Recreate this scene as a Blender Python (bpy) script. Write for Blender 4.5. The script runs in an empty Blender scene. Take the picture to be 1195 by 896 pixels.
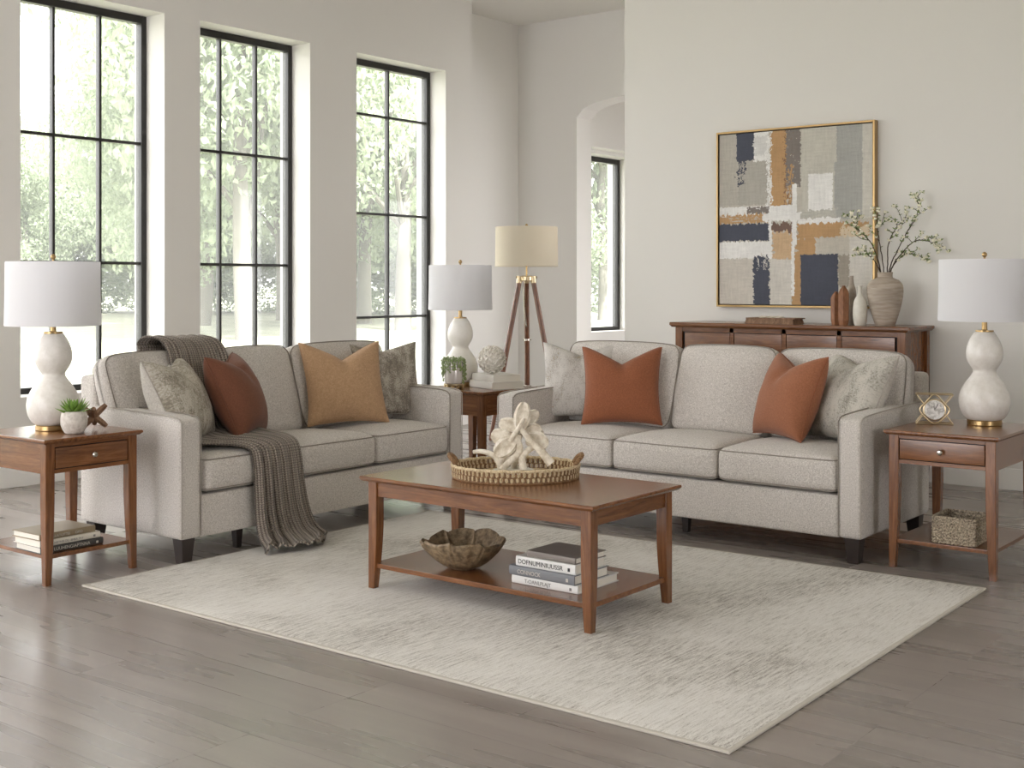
import bpy, bmesh, math, random
from math import pi, sin, cos, radians as R
from mathutils import Vector, Matrix, noise, Euler
random.seed(7)
C = bpy.context.scene.collection
SC = bpy.context.scene
YAW = 37.955          # viewing direction, degrees from the +X axis
# ------------------------------------------------------------------ materials
def s2l(c):
    return tuple(((v/255)/12.92 if v/255 <= .04045 else ((v/255+.055)/1.055)**2.4) for v in c)
def lin(c): return (*s2l(c), 1)
class NT:
    def __init__(s, name):
        s.m = bpy.data.materials.new(name); s.m.use_nodes = True
        s.t = s.m.node_tree; s.b = s.t.nodes['Principled BSDF']; s.out = s.t.nodes['Material Output']
    def n(s, typ, ins=None, **kw):
        nd = s.t.nodes.new('ShaderNode'+typ)
        for k, v in kw.items(): setattr(nd, k, v)
        for k, v in (ins or {}).items():
            if hasattr(v, 'is_linked') or isinstance(v, bpy.types.NodeSocket): s.t.links.new(v, nd.inputs[k])
            else: nd.inputs[k].default_value = v
        return nd
    def l(s, a, b): s.t.links.new(a, b)
    def set(s, **kw):
        for k, v in kw.items():
            k = k.replace('_', ' ')
            if isinstance(v, bpy.types.NodeSocket): s.l(v, s.b.inputs[k])
            else: s.b.inputs[k].default_value = v
        return s
    def co(s, which='Object', scale=(1,1,1), rot=(0,0,0)):
        tc = s.n('TexCoord'); mp = s.n('Mapping', {'Scale': scale, 'Rotation': rot}); s.l(tc.outputs[which], mp.inputs['Vector']); return mp.outputs[0]
    def noise(s, vec, scale, detail=3, rough=.5, dist=0):
        return s.n('TexNoise', {'Vector': vec, 'Scale': scale, 'Detail': detail, 'Roughness': rough, 'Distortion': dist}).outputs['Fac']
    def ramp(s, fac, stops, interp='LINEAR'):
        r = s.n('ValToRGB'); r.color_ramp.interpolation = interp; e = r.color_ramp.elements
        while len(e) < len(stops): e.new(.5)
        for i, (p, c) in enumerate(stops): e[i].position = p; e[i].color = c
        s.l(fac, r.inputs[0]); return r.outputs[0]
    def math(s, op, a, b=0.0, c=0.0):
        return s.n('Math', {0: a, 1: b, 2: c}, operation=op).outputs[0]
    def mix(s, fac, a, b, bt='MIX'):
        m = s.n('Mix', data_type='RGBA', blend_type=bt)
        for i, v in ((0, fac), (6, a), (7, b)):
            if isinstance(v, bpy.types.NodeSocket): s.l(v, m.inputs[i])
            else: m.inputs[i].default_value = v
        return m.outputs[2]
    def bump(s, h, strength=.3, dist=.002):
        b = s.n('Bump', {'Height': h, 'Strength': strength, 'Distance': dist}); s.l(b.outputs[0], s.b.inputs['Normal'])
M = {}
def plain(name, col, rough=.5, metal=0, **kw):
    m = NT(name); m.set(Base_Color=lin(col), Roughness=rough, Metallic=metal, **kw); M[name] = m.m; return m
def fabric(name, c1, c2, c3, rough=.95, sc=1.0, sheen=0.15, bump=.5):
    m = NT(name); v = m.co()
    a = m.noise(v, 260*sc, 2, .7); b = m.noise(v, 90*sc, 3, .6)
    f = m.math('ADD', m.math('MULTIPLY', a, .6), m.math('MULTIPLY', b, .4))
    m.set(Base_Color=m.ramp(f, [(.36, lin(c1)), (.5, lin(c2)), (.64, lin(c3))]), Roughness=rough, Sheen_Weight=sheen)
    m.bump(m.noise(v, 420*sc, 2, .6), bump, .0015); M[name] = m.m
fabric('sofa_fabric', (150,143,136), (194,188,181), (224,219,213), .95, 1.7)
fabric('dark_rust_velvet', (96,56,36), (108,63,41), (124,75,52), .85, 1.5, .12, .15)
fabric('rust_velvet', (122,70,42), (136,79,48), (150,91,60), .85, 1.5, .12, .15)
fabric('bright_rust_velvet', (128,78,50), (142,88,58), (156,102,72), .85, 1.5, .12, .15)
fabric('tan_velvet', (158,125,92), (172,138,104), (186,153,119), .9, .8, .12, .2)
fabric('plain_backing', (165,160,150), (190,185,176), (205,200,192), .95, 1, .1, .3)
plain('dark_piping', (138,130,121), .9)
plain('pale_piping', (168,161,152), .9)
def wood(name, c1, c2, c3, rough=.26, axis=(14, 14, 1.2), coat=.35):
    m = NT(name); v = m.co(scale=axis)
    n = m.noise(v, 3.0, 6, .6, 1.2); n2 = m.noise(v, 22, 3, .6)
    f = m.math('ADD', m.math('MULTIPLY', n, .75), m.math('MULTIPLY', n2, .25))
    m.set(Base_Color=m.ramp(f, [(.33, lin(c1)), (.52, lin(c2)), (.7, lin(c3))]), Roughness=rough, Coat_Weight=coat, Coat_Roughness=.25)
    m.bump(n2, .06, .001); M[name] = m.m
WC = ((86,52,27), (117,73,40), (139,91,54))
wood('cherry_upright', *WC, axis=(14,14,1.2))
wood('cherry_along_x', *WC, axis=(1.2,14,14))
wood('cherry_along_y', *WC, axis=(14,1.2,14))
wood('walnut_leg', (78,47,29), (106,66,42), (126,82,54), .4)
wood('brown_carved', (112,72,46), (140,94,62), (160,112,78), .6, (6,6,2), 0)
wood('weathered_wood', (96,72,54), (134,104,80), (164,134,108), .75, (20,20,3), 0)
plain('dark_leg', (44,34,30), .45)
plain('gap_dark', (30,20,15), .8)
plain('black_frame', (34,32,30), .45)
plain('brass', (178,150,106), .28, 1)
plain('pale_gold', (192,174,142), .32, 1)
plain('nickel', (190,184,174), .25, 1)
plain('wall_paint', (223,221,216), .9)
plain('white_trim', (234,232,228), .55)
plain('ceiling_paint', (228,226,220), .9)
plain('paper', (226,221,210), .85)
plain('stem_brown', (58,44,30), .8)
plain('bud_white', (238,234,214), .7)
plain('leaf_green', (122,140,84), .6)
plain('succulent_green', (112,146,60), .45)
plain('bead_green', (140,156,104), .5)
plain('soil', (60,48,38), .95)
plain('ink_black', (40,40,42), .6)
plain('ink_grey', (120,118,114), .6)
plain('ink_pale', (196,190,180), .6)
for nm, c in dict(book_white=(222,221,218), book_slate=(120,122,126), book_taupe=(128,120,114), book_cream=(214,208,196), book_olive=(140,124,98), book_charcoal=(58,56,54), book_ivory=(226,222,214)).items():
    plain(nm, c, .55)
# lamp shades: thin linen that lets light through
def shade_mat(name, col):
    m = NT(name); v = m.co()
    m.set(Base_Color=lin(col), Roughness=.9)
    m.bump(m.noise(m.co(scale=(1,1,6)), 260, 2), .15, .001)
    tr = m.n('BsdfTranslucent', {'Color': lin(col)}); mx = m.n('MixShader', {'Fac': .35})
    m.l(m.b.outputs[0], mx.inputs[1]); m.l(tr.outputs[0], mx.inputs[2]); m.l(mx.outputs[0], m.out.inputs[0]); M[name] = m.m
shade_mat('white_shade', (238,238,240)); shade_mat('linen_shade', (226,218,200))
# glazes
def glaze(name, c1, c2, rough=.45, scale=40, bump=.25, coat=.2):
    m = NT(name); v = m.co(); n = m.noise(v, scale, 4, .65)
    m.set(Base_Color=m.ramp(n, [(.35, lin(c1)), (.62, lin(c2))]), Roughness=rough, Coat_Weight=coat)
    m.bump(m.noise(v, scale*3, 3, .6), bump, .002); M[name] = m.m
glaze('lamp_ceramic', (213,208,200), (225,221,215), .42, 30, .35, .3)
glaze('smooth_white_ceramic', (226,222,214), (234,231,225), .4, 12, .05, .2)
glaze('stone_pot', (186,178,168), (214,208,200), .8, 60, .5, 0)
glaze('greige_clay', (160,148,134), (178,167,153), .8, 12, .2, 0)
glaze('taupe_clay', (150,138,126), (172,161,149), .75, 16, .2, 0)
glaze('cream_ceramic', (206,201,188), (220,216,205), .5, 14, .08, .1)
glaze('whitewashed_wood', (192,180,160), (232,225,211), .8, 26, .5, 0)
glaze('brown_bowl', (92,76,56), (146,126,98), .6, 45, .7, .1)
glaze('coral_white', (214,208,198), (234,230,222), .85, 60, .4, 0)
# ribbed clay for the large vase
m = NT('ribbed_clay'); v = m.co(); w = m.n('TexWave', {'Vector': v, 'Scale': 34.0, 'Distortion': .8, 'Detail': 2.0}, wave_type='BANDS', bands_direction='Z').outputs['Fac']
m.set(Base_Color=m.ramp(m.noise(m.co(scale=(1,1,7)), 9, 4), [(.35, lin((158,145,131))), (.65, lin((184,172,158)))]), Roughness=.85); m.bump(w, .2, .002); M['ribbed_clay'] = m.m
# silvery glass pot
plain('mercury_glass', (226,220,218), .2, .45)
# knitted throw (uv: u across 0-1, v along in metres)
m = NT('knit_wool'); uv = m.n('TexCoord').outputs['UV']; sp = m.n('SeparateXYZ', {0: uv})
ux, uy = sp.outputs[0], sp.outputs[1]
cell = m.math('MULTIPLY', ux, 24*2*pi); rows = m.math('MULTIPLY', uy, 88*2*pi)
zig = m.math('ADD', rows, m.math('MULTIPLY', m.math('ABSOLUTE', m.math('SINE', m.math('MULTIPLY', cell, .5))), 3.0))
h = m.math('ADD', m.math('MULTIPLY', m.math('SINE', zig), .55), m.math('MULTIPLY', m.math('ABSOLUTE', m.math('SINE', m.math('MULTIPLY', cell, .5))), 1.6))
hn = m.math('ADD', m.math('MULTIPLY', h, .4), m.math('MULTIPLY', m.noise(m.co(), 120, 2), .25))
m.set(Base_Color=m.ramp(hn, [(.02, lin((68,60,53))), (.5, lin((122,111,101))), (.95, lin((164,154,143)))]), Roughness=.95, Sheen_Weight=.2); m.bump(hn, .9, .006); M['knit_wool'] = m.m
# woven-pattern pillows (uv 0..1)
def ikat(name, seed, base, mid, dark, lo=.42):
    m = NT(name); uv = m.n('TexCoord').outputs['UV']
    mp = m.n('Mapping', {'Vector': uv, 'Location': (seed*3.1, seed*1.7, 0)}).outputs[0]
    sn = m.n('VectorMath', {0: mp, 1: (.014, .03, 1)}, operation='SNAP').outputs[0]
    n1 = m.noise(m.n('Mapping', {'Vector': sn, 'Scale': (1, .55, 1)}).outputs[0], 6.5, 5, .72)
    sn2 = m.n('VectorMath', {0: mp, 1: (.006, .012, 1)}, operation='SNAP').outputs[0]
    n2 = m.noise(sn2, 70, 2, .6)
    f = m.math('ADD', m.math('MULTIPLY', n1, .58), m.math('MULTIPLY', n2, .42))
    m.set(Base_Color=m.ramp(f, [(lo-.04, lin(dark)), (lo+.03, lin(mid)), (lo+.09, lin(base)), (lo+.2, lin(tuple(min(255, int(x*1.06)) for x in base)))]), Roughness=.95)
    m.bump(n2, .5, .002); M[name] = m.m
ikat('ikat_sand', 1, (184,178,166), (158,151,137), (128,121,108), .45)
ikat('ikat_taupe', 2.3, (182,175,163), (148,140,129), (122,114,104), .47)
ikat('ikat_silver', 3.7, (192,188,182), (168,163,156), (158,142,116), .40)
ikat('ikat_mist', 5.1, (186,182,172), (164,160,150), (128,124,114), .42)
# rug
m = NT('rug_pile'); v = m.co()
n1 = m.noise(m.co(scale=(3.2,34,1)), 3.2, 5, .72, .3); n2 = m.noise(v, 1.5, 3, .55, .3); n3 = m.noise(m.co(scale=(14,90,1)), 5, 3, .75); n4 = m.noise(v, 330, 2)
f = m.math('ADD', m.math('ADD', m.math('MULTIPLY', n1, .40), m.math('MULTIPLY', n2, .22)), m.math('ADD', m.math('MULTIPLY', n3, .24), m.math('MULTIPLY', n4, .14)))
m.set(Base_Color=m.ramp(f, [(.40, lin((138,131,122))), (.45, lin((186,181,172))), (.49, lin((214,210,202))), (.56, lin((229,226,220)))]), Roughness=1.0, Sheen_Weight=.1)
m.bump(m.math('ADD', n4, m.math('MULTIPLY', n3, 1.5)), .6, .004); M['rug_pile'] = m.m
plain('rug_edge', (192,186,175), .95); plain('rug_border', (96,88,78), .95)
# floor boards running along Y
m = NT('floor_boards'); tc = m.n('TexCoord').outputs['Object']; sp = m.n('SeparateXYZ', {0: tc})
bv = m.n('CombineXYZ', {0: sp.outputs[1], 1: sp.outputs[0]}).outputs[0]
br = m.n('TexBrick', {'Vector': bv, 'Color1': (0,0,0,1), 'Color2': (1,1,1,1), 'Mortar': (.5,.5,.5,1), 'Scale': 1.0, 'Mortar Size': .0016, 'Mortar Smooth': .2, 'Bias': 0, 'Brick Width': 1.35, 'Row Height': .19}, offset=.37, offset_frequency=3)
off = m.n('VectorMath', {0: tc, 1: m.n('Vector' + 'Math', {0: br.outputs['Color'], 1: (3.0, 7.0, 0)}, operation='MULTIPLY').outputs[0]}, operation='ADD').outputs[0]
g1 = m.noise(m.n('Mapping', {'Vector': off, 'Scale': (6, .5, 1)}).outputs[0], 2.0, 2, .4, .1)
g2 = m.noise(m.n('Mapping', {'Vector': off, 'Scale': (32, 1.4, 1)}).outputs[0], 3, 3, .5)
f = m.math('ADD', m.math('ADD', m.math('MULTIPLY', g1, .66), m.math('MULTIPLY', g2, .20)), m.math('MULTIPLY', br.outputs['Color'], .14))
col = m.ramp(f, [(.25, lin((122,115,109))), (.5, lin((138,130,124))), (.75, lin((153,145,139)))])
col = m.mix(m.math('MULTIPLY', br.outputs['Fac'], .38), col, lin((62,56,52)))
m.set(Base_Color=col, Roughness=m.math('ADD', m.math('MULTIPLY', g1, .10), .23), Specular_IOR_Level=.6)
m.bump(m.math('SUBTRACT', m.math('MULTIPLY', g1, .3), br.outputs['Fac']), .12, .0010); M['floor_boards'] = m.m
# woven basketry
def weave(name, c1, c2):
    m = NT(name); n = m.noise(m.co(), 130, 3, .7); m.set(Base_Color=m.ramp(n, [(.36, lin(c1)), (.6, lin(c2))]), Roughness=.85); m.bump(n, .5, .002); M[name] = m.m
weave('seagrass', (84,72,58), (192,178,156)); weave('rattan_brown', (94,68,44), (142,110,76)); weave('rattan_pale', (170,148,112), (216,198,164))
# marble dial
m = NT('marble_dial'); m.set(Base_Color=m.ramp(m.noise(m.co(), 34, 5, .7, 1.5), [(.4, lin((160,156,150))), (.55, lin((226,224,220)))]), Roughness=.3); M['marble_dial'] = m.m
# exterior
m = NT('lawn_grass'); m.set(Base_Color=m.ramp(m.noise(m.co(), 1.2, 5), [(.4, lin((114,116,96))), (.6, lin((128,129,108)))]), Roughness=1); M['lawn_grass'] = m.m
def leafm(name, a, b):
    m = NT(name); n = m.noise(m.co(), 1.6, 4, .7)
    m.set(Base_Color=m.ramp(n, [(.38, lin(a)), (.62, lin(b))]), Roughness=.9, Specular_IOR_Level=.1)
    tr = m.n('BsdfTranslucent', {'Color': lin(b)}); mx = m.n('MixShader', {'Fac': .35})
    m.l(m.b.outputs[0], mx.inputs[1]); m.l(tr.outputs[0], mx.inputs[2]); m.l(mx.outputs[0], m.out.inputs[0]); M[name] = m.m
leafm('garden_leaf', (120,131,107), (158,168,142)); plain('garden_bark', (98,95,86), .95)
# window glass: clear pane, faint reflection, white translucent veil mixed in as outdoor haze
m = NT('window_glass'); tr = m.n('BsdfTransparent', {'Color': (.97,.98,.97,1)}); gl = m.n('BsdfGlossy', {'Roughness': .02}); haze_veil = m.n('BsdfTranslucent', {'Color': (.95,.97,.97,1)}); mv = m.n('MixShader', {'Fac': .045}); m.l(tr.outputs[0], mv.inputs[1]); m.l(haze_veil.outputs[0], mv.inputs[2]); lw = m.n('LayerWeight', {'Blend': .5}).outputs['Facing']; mx = m.n('MixShader', {'Fac': m.math('ADD', m.math('MULTIPLY', m.math('POWER', lw, 5.0), .5), .025)})
m.l(mv.outputs[0], mx.inputs[1]); m.l(gl.outputs[0], mx.inputs[2]); m.l(mx.outputs[0], m.out.inputs[0]); M['window_glass'] = m.m
# ------------------------------------------------------------------ mesh helpers
def new(): return bmesh.new()
def obj(name, bm, mat, parent=None, smooth=True, angle=40):
    me = bpy.data.meshes.new(name)
    bmesh.ops.recalc_face_normals(bm, faces=bm.faces)
    bm.to_mesh(me); bm.free()
    mats = mat if isinstance(mat, (list, tuple)) else [mat]
    for mm in mats: me.materials.append(M[mm])
    if smooth:
        for p in me.polygons: p.use_smooth = True
        try: me.set_sharp_from_angle(angle=R(angle))
        except Exception: pass
    o = bpy.data.objects.new(name, me); C.objects.link(o)
    if parent is not None: o.parent = parent
    return o
def thing(name, label, cat, loc=(0,0,0), rotz=0, group=None):
    o = bpy.data.objects.new(name, None); o.empty_display_size = .1; C.objects.link(o)
    o.location = loc; o.rotation_euler = (0,0,rotz); o['label'] = label; o['category'] = cat
    if group: o['group'] = group
    return o
def tag(o, label, cat, group=None, kind=None):
    o['label'] = label; o['category'] = cat
    if group: o['group'] = group
    if kind: o['kind'] = kind
    return o
def struct(o): o['kind'] = 'structure'; return o
def box(bm, x0, x1, y0, y1, z0, z1, bev=0, seg=2, mi=0):
    vs = [bm.verts.new((x, y, z)) for x in (x0, x1) for y in (y0, y1) for z in (z0, z1)]
    fs = [bm.faces.new([vs[i] for i in q]) for q in ((0,1,3,2),(4,6,7,5),(0,4,5,1),(2,3,7,6),(0,2,6,4),(1,5,7,3))]
    for f in fs: f.material_index = mi
    if bev:
        es = {e for f in fs for e in f.edges}
        bmesh.ops.bevel(bm, geom=list(es), offset=bev, segments=seg, affect='EDGES', profile=.7)
    return vs
def prism(bm, base, top):
    """frustum between two equal-length rings"""
    a = [bm.verts.new(p) for p in base]; b = [bm.verts.new(p) for p in top]; n = len(a)
    bm.faces.new(a); bm.faces.new(b)
    for i in range(n): bm.faces.new((a[i], a[(i+1)%n], b[(i+1)%n], b[i]))
def loft(bm, rings, cap=True, closed=True, mi=0):
    rs = [[bm.verts.new(p) for p in r] for r in rings]; n = len(rs[0])
    for a, b in zip(rs, rs[1:]):
        for i in range(n if closed else n-1):
            f = bm.faces.new((a[i], a[(i+1)%n], b[(i+1)%n], b[i])); f.material_index = mi
    if cap:
        for r in (rs[0], rs[-1]):
            f = bm.faces.new(r); f.material_index = mi
    return rs
def lathe(bm, prof, seg=40, off=(0,0,0), fn=None, cap=True, mi=0):
    rings = []
    for r, z in prof:
        ring = []
        for i in range(seg):
            a = 2*pi*i/seg; rr = max(r, .0004)*(fn(a, z) if fn else 1)
            ring.append((off[0]+rr*cos(a), off[1]+rr*sin(a), off[2]+z))
        rings.append(ring)
    return loft(bm, rings, cap, mi=mi)
def tube(bm, pts, rad, seg=8, closed=False, mi=0, flat=1.0, up=None):
    pts = [Vector(p) for p in pts]; n = len(pts); rings = []
    rad = rad if isinstance(rad, (list, tuple)) else [rad]*n
    prev = None
    for i, p in enumerate(pts):
        a = pts[(i-1) % n] if (closed or i > 0) else p; b = pts[(i+1) % n] if (closed or i < n-1) else p
        t = (b-a)
        t = t.normalized() if t.length > 1e-9 else Vector((0,0,1))
        if prev is None:
            r = Vector(up) if up else (Vector((0,0,1)) if abs(t.z) < .9 else Vector((1,0,0)))
        else: r = prev
        u = (r - t*r.dot(t))
        u = u.normalized() if u.length > 1e-6 else t.orthogonal().normalized()
        w = t.cross(u); prev = u
        rings.append([p + (u*cos(2*pi*k/seg)*flat + w*sin(2*pi*k/seg))*rad[i] for k in range(seg)])
    rs = [[bm.verts.new(q) for q in r] for r in rings]
    for i in range(n if closed else n-1):
        a, b = rs[i], rs[(i+1) % n]
        for k in range(seg):
            f = bm.faces.new((a[k], a[(k+1)%seg], b[(k+1)%seg], b[k])); f.material_index = mi
    if not closed:
        for r in (rs[0], rs[-1]):
            f = bm.faces.new(r); f.material_index = mi
def spline(pts, n=8, closed=False):
    P = [Vector(p) for p in pts]; m_ = len(P); out = []
    rng = range(m_ if closed else m_-1)
    for i in rng:
        p0 = P[(i-1) % m_] if (closed or i > 0) else P[i]; p1 = P[i]; p2 = P[(i+1) % m_]
        p3 = P[(i+2) % m_] if (closed or i+2 < m_) else P[(i+1) % m_]
        for k in range(n):
            t = k/n; out.append(.5*((2*p1)+(p2-p0)*t+(2*p0-5*p1+4*p2-p3)*t*t+(3*p1-p0-3*p2+p3)*t**3))
    if not closed: out.append(P[-1])
    return out
def coords(h, r, n):
    a = [-h, -h+r*.13, -h+r*.45, -h+r]
    mid = [(-h+r)+(2*(h-r))*i/n for i in range(1, n)]
    return a+mid+[-v for v in reversed(a)]
def rbox(bm, c, s, r, n=8, fn=None):
    """rounded box, centre c, full sizes s, deform fn(Vector in unit -1..1 , pos)->pos"""
    h = [v/2 for v in s]; cs = [coords(hh, min(r, hh*.98), n) for hh in h]; cache = {}
    def V(i, j, k):
        key = (i, j, k)
        if key not in cache:
            q = Vector((cs[0][i], cs[1][j], cs[2][k]))
            inner = Vector([max(-(hh-r), min(hh-r, v)) for v, hh in zip(q, h)])
            d = q-inner
            p = inner + d.normalized()*r if d.length > 1e-9 else q
            if fn: p = fn(Vector((p.x/h[0], p.y/h[1], p.z/h[2])), p)
            cache[key] = bm.verts.new(p+Vector(c))
        return cache[key]
    N = [len(x)-1 for x in cs]
    for ax in range(3):
        a, b = [(1,2),(0,2),(0,1)][ax]
        for side in (0, N[ax]):
            for i in range(N[a]):
                for j in range(N[b]):
                    q = []
                    for di, dj in ((0,0),(1,0),(1,1),(0,1)):
                        idx = [0,0,0]; idx[ax] = side; idx[a] = i+di; idx[b] = j+dj; q.append(V(*idx))
                    try: bm.faces.new(q)
                    except ValueError: pass
def rrect(w, h, r, n=6, m_=10):
    pts = []
    for (cx_, cy_, a0) in ((w/2-r, h/2-r, 0), (-w/2+r, h/2-r, 90), (-w/2+r, -h/2+r, 180), (w/2-r, -h/2+r, 270)):
        for i in range(n+1):
            a = R(a0+90*i/n); pts.append((cx_+r*cos(a), cy_+r*sin(a)))
        nxt = {0: (-w/2+r, h/2), 90: (-w/2, -h/2+r), 180: (w/2-r, -h/2), 270: (w/2, h/2-r)}[a0]; last = pts[-1]
        for i in range(1, m_): pts.append((last[0]+(nxt[0]-last[0])*i/m_, last[1]+(nxt[1]-last[1])*i/m_))
    return pts
# ------------------------------------------------------------------ room shell
WY, WX, CZ = 7.097, 7.796, 3.749
def wall_y(name, y0, y1, x0, x1, z1, holes, z0=0):
    """wall running along X with rectangular holes (xa, xb, za, zb)"""
    bm = new(); x = x0
    for (xa, xb, za, zb) in sorted(holes):
        if xa > x: box(bm, x, xa, y0, y1, z0, z1)
        if za > z0: box(bm, xa, xb, y0, y1, z0, za)
        box(bm, xa, xb, y0, y1, zb, z1); x = xb
    if x < x1: box(bm, x, x1, y0, y1, z0, z1)
    return struct(obj(name, bm, 'wall_paint', smooth=False))
def wall_x(name, x0, x1, y0, y1, z1, holes, z0=0):
    bm = new(); y = y0
    for (ya, yb, za, zb) in sorted(holes):
        if ya > y: box(bm, x0, x1, y, ya, z0, z1)
        if za > z0: box(bm, x0, x1, ya, yb, z0, za)
        box(bm, x0, x1, ya, yb, zb, z1); y = yb
    if y < y1: box(bm, x0, x1, y, y1, z0, z1)
    return struct(obj(name, bm, 'wall_paint', smooth=False))
SZ, HZ = .545, 3.09
W1 = (4.185, 5.246, SZ, HZ); W2 = (5.545, 6.583, SZ, HZ); W3 = (7.081, 8.166, .12, HZ)
extra = [(2.84, 3.90, .12, HZ), (1.50, 2.56, .12, HZ), (.15, 1.21, .12, HZ), (-1.2, -.14, .12, HZ)]
wall_y('wall_left', WY, WY+.34, -2.7, 8.52, CZ, [W1, W2, W3]+extra)
bm = new(); box(bm, -2.7, 13.0, -3.2, 7.6, -.1, 0)
struct(obj('floor', bm, 'floor_boards', smooth=False))
bm = new(); box(bm, -2.9, 13.0, -3.4, 7.6, CZ, CZ+.15)
struct(obj('ceiling', bm, 'ceiling_paint', smooth=False))
wall_y('wall_alcove', 7.40, 7.50, 8.52, 9.588, CZ, [])
wall_x('wall_right', WX, WX+.22, -3.2, 5.022, CZ, [])
BO = [(2.8, 6.4, .3, 3.1)]; NO = [(1.2, 2.6, .3, 3.1)]  # unseen openings added behind the view, sized for fill light
wall_x('wall_back', -2.9, -2.7, -3.2, WY+.34, CZ, BO)
wall_y('wall_near', -3.4, -3.2, -2.9, WX+.22, CZ, NO)
# far wall with the arched opening
XF, XF2, AY0, AY1, AZ, AP = 9.588, 9.83, 5.25, 6.71, 2.80, 2.965
bm = new()
box(bm, XF, XF2, AY1, 7.50, 0, CZ); box(bm, XF, XF2, 3.8, AY0, 0, CZ)
NA = 20; arc = []
for i in range(NA+1):
    t = i/NA; yy = AY1+(AY0-AY1)*t; k = 2*t-1; arc.append((yy, AZ+(AP-AZ)*math.sqrt(max(0, 1-abs(k)**2.2))))
for (ya, za), (yb, zb) in zip(arc, arc[1:]):
    vs = [bm.verts.new(p) for p in ((XF,ya,za),(XF,yb,zb),(XF,yb,CZ),(XF,ya,CZ),(XF2,ya,za),(XF2,yb,zb),(XF2,yb,CZ),(XF2,ya,CZ))]
    for q in ((0,1,2,3),(4,5,6,7),(0,1,5,4),(3,2,6,7)): bm.faces.new([vs[i] for i in q])
struct(obj('wall_far', bm, 'wall_paint', smooth=False))
W4 = (10.3, 11.36, .745, 2.58)
wall_y('wall_hall', 7.20, 7.54, XF2, 12.8, CZ, [W4])
bm = new(); box(bm, XF2, 12.8, 7.06, 7.20, 2.62, CZ); struct(obj('trim_1', bm, 'wall_paint', smooth=False))
wall_x('wall_hall_end', 12.8, 13.0, 3.8, 7.54, CZ, [])
wall_y('wall_hall_side', 3.6, 3.8, WX+.22, 12.8, CZ, [(8.3, 9.5, .3, 2.3), (10.2, 12.2, .3, 2.3)])  # unseen openings added to light the alcove
# baseboards
def bb(name, *a):
    bm = new(); box(bm, *a, bev=.004); struct(obj(name, bm, 'white_trim', smooth=False))
bb('baseboard_left', -2.7, 8.53, WY-.016, WY, 0, .13)
bb('baseboard_right', WX-.016, WX, -3.2, 5.03, 0, .13)
bb('baseboard_alcove', 8.52, XF, 7.384, 7.40, 0, .13)
bb('baseboard_far', XF-.016, XF, AY1, 7.384, 0, .13)
bb('baseboard_hall', XF2, 12.8, 7.184, 7.20, 0, .13)
# windows
def window(i, hole, y, vm, hm):
    x0, x1, z0, z1 = hole
    r = bpy.data.objects.new('window_%d' % i, None); C.objects.link(r); struct(r); r.location = (x0, y, z0)
    w, h = x1-x0, z1-z0; bm = new(); fw = .042
    for a in ((0, fw, 0, h), (w-fw, w, 0, h), (fw, w-fw, 0, fw*.9), (fw, w-fw, h-fw*1.25, h)):
        box(bm, a[0], a[1], 0, .07, a[2], a[3], bev=.004, seg=1)
    struct(obj('window_frame', bm, 'black_frame', r, smooth=False))
    bm = new()
    for v in vm: box(bm, v-x0-.009, v-x0+.009, .012, .052, fw*.9, h-fw)
    for v in hm: box(bm, fw, w-fw, .014, .05, v-z0-.010, v-z0+.010)
    if vm or hm: struct(obj('glazing_bar', bm, 'black_frame', r, smooth=False))
    bm = new(); box(bm, fw*.8, w-fw*.8, .028, .036, fw*.7, h-fw); struct(obj('pane', bm, 'window_glass', r, smooth=False))
third = lambda h: [h[0]+.012+(h[1]-h[0]-.024)*k/3 for k in (1, 2)]
window(1, W1, 7.297, third(W1), [1.385, 2.21])
window(2, W2, 7.297, third(W2), [1.385, 2.21])
window(3, W3, 7.277, [7.652], [.965, 1.824, 2.643])
window(4, W4, 7.38, [], [])
for i, e in enumerate(extra): window(5+i, e, 7.297, third(e), [1.385, 2.21])
# ------------------------------------------------------------------ tables
def leg_bm(x, y, sx, sy, top, w=.045, foot=.03):
    """square leg whose inner faces curve in towards the foot; (sx,sy) point outward"""
    bm = new(); rings = []
    for k in range(11):
        z = top*k/10; t = min(1, max(0, 1-z/(top*.62))); ww = w-(w-foot)*t**1.5
        xo, yo = x, y; xi, yi = x-sx*ww, y-sy*ww; c = .0025
        xa, xb = sorted((xo, xi)); ya, yb = sorted((yo, yi))
        rings.append([(xa+c,ya,z),(xb-c,ya,z),(xb,ya+c,z),(xb,yb-c,z),(xb-c,yb,z),(xa+c,yb,z),(xa,yb-c,z),(xa,ya+c,z)])
    loft(bm, rings); return bm
def top_bm(x0, x1, y0, y1, z0, z1):
    bm = new(); e = .006
    rings = []
    for (i, z) in ((e*1.6, z0), (e*.4, z0+(z1-z0)*.35), (0, z0+(z1-z0)*.5), (0, z1-.003), (.003, z1)):
        rings.append([(x0+i, y0+i, z), (x1-i, y0+i, z), (x1-i, y1-i, z), (x0+i, y1-i, z)])
    loft(bm, rings); return bm
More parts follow.
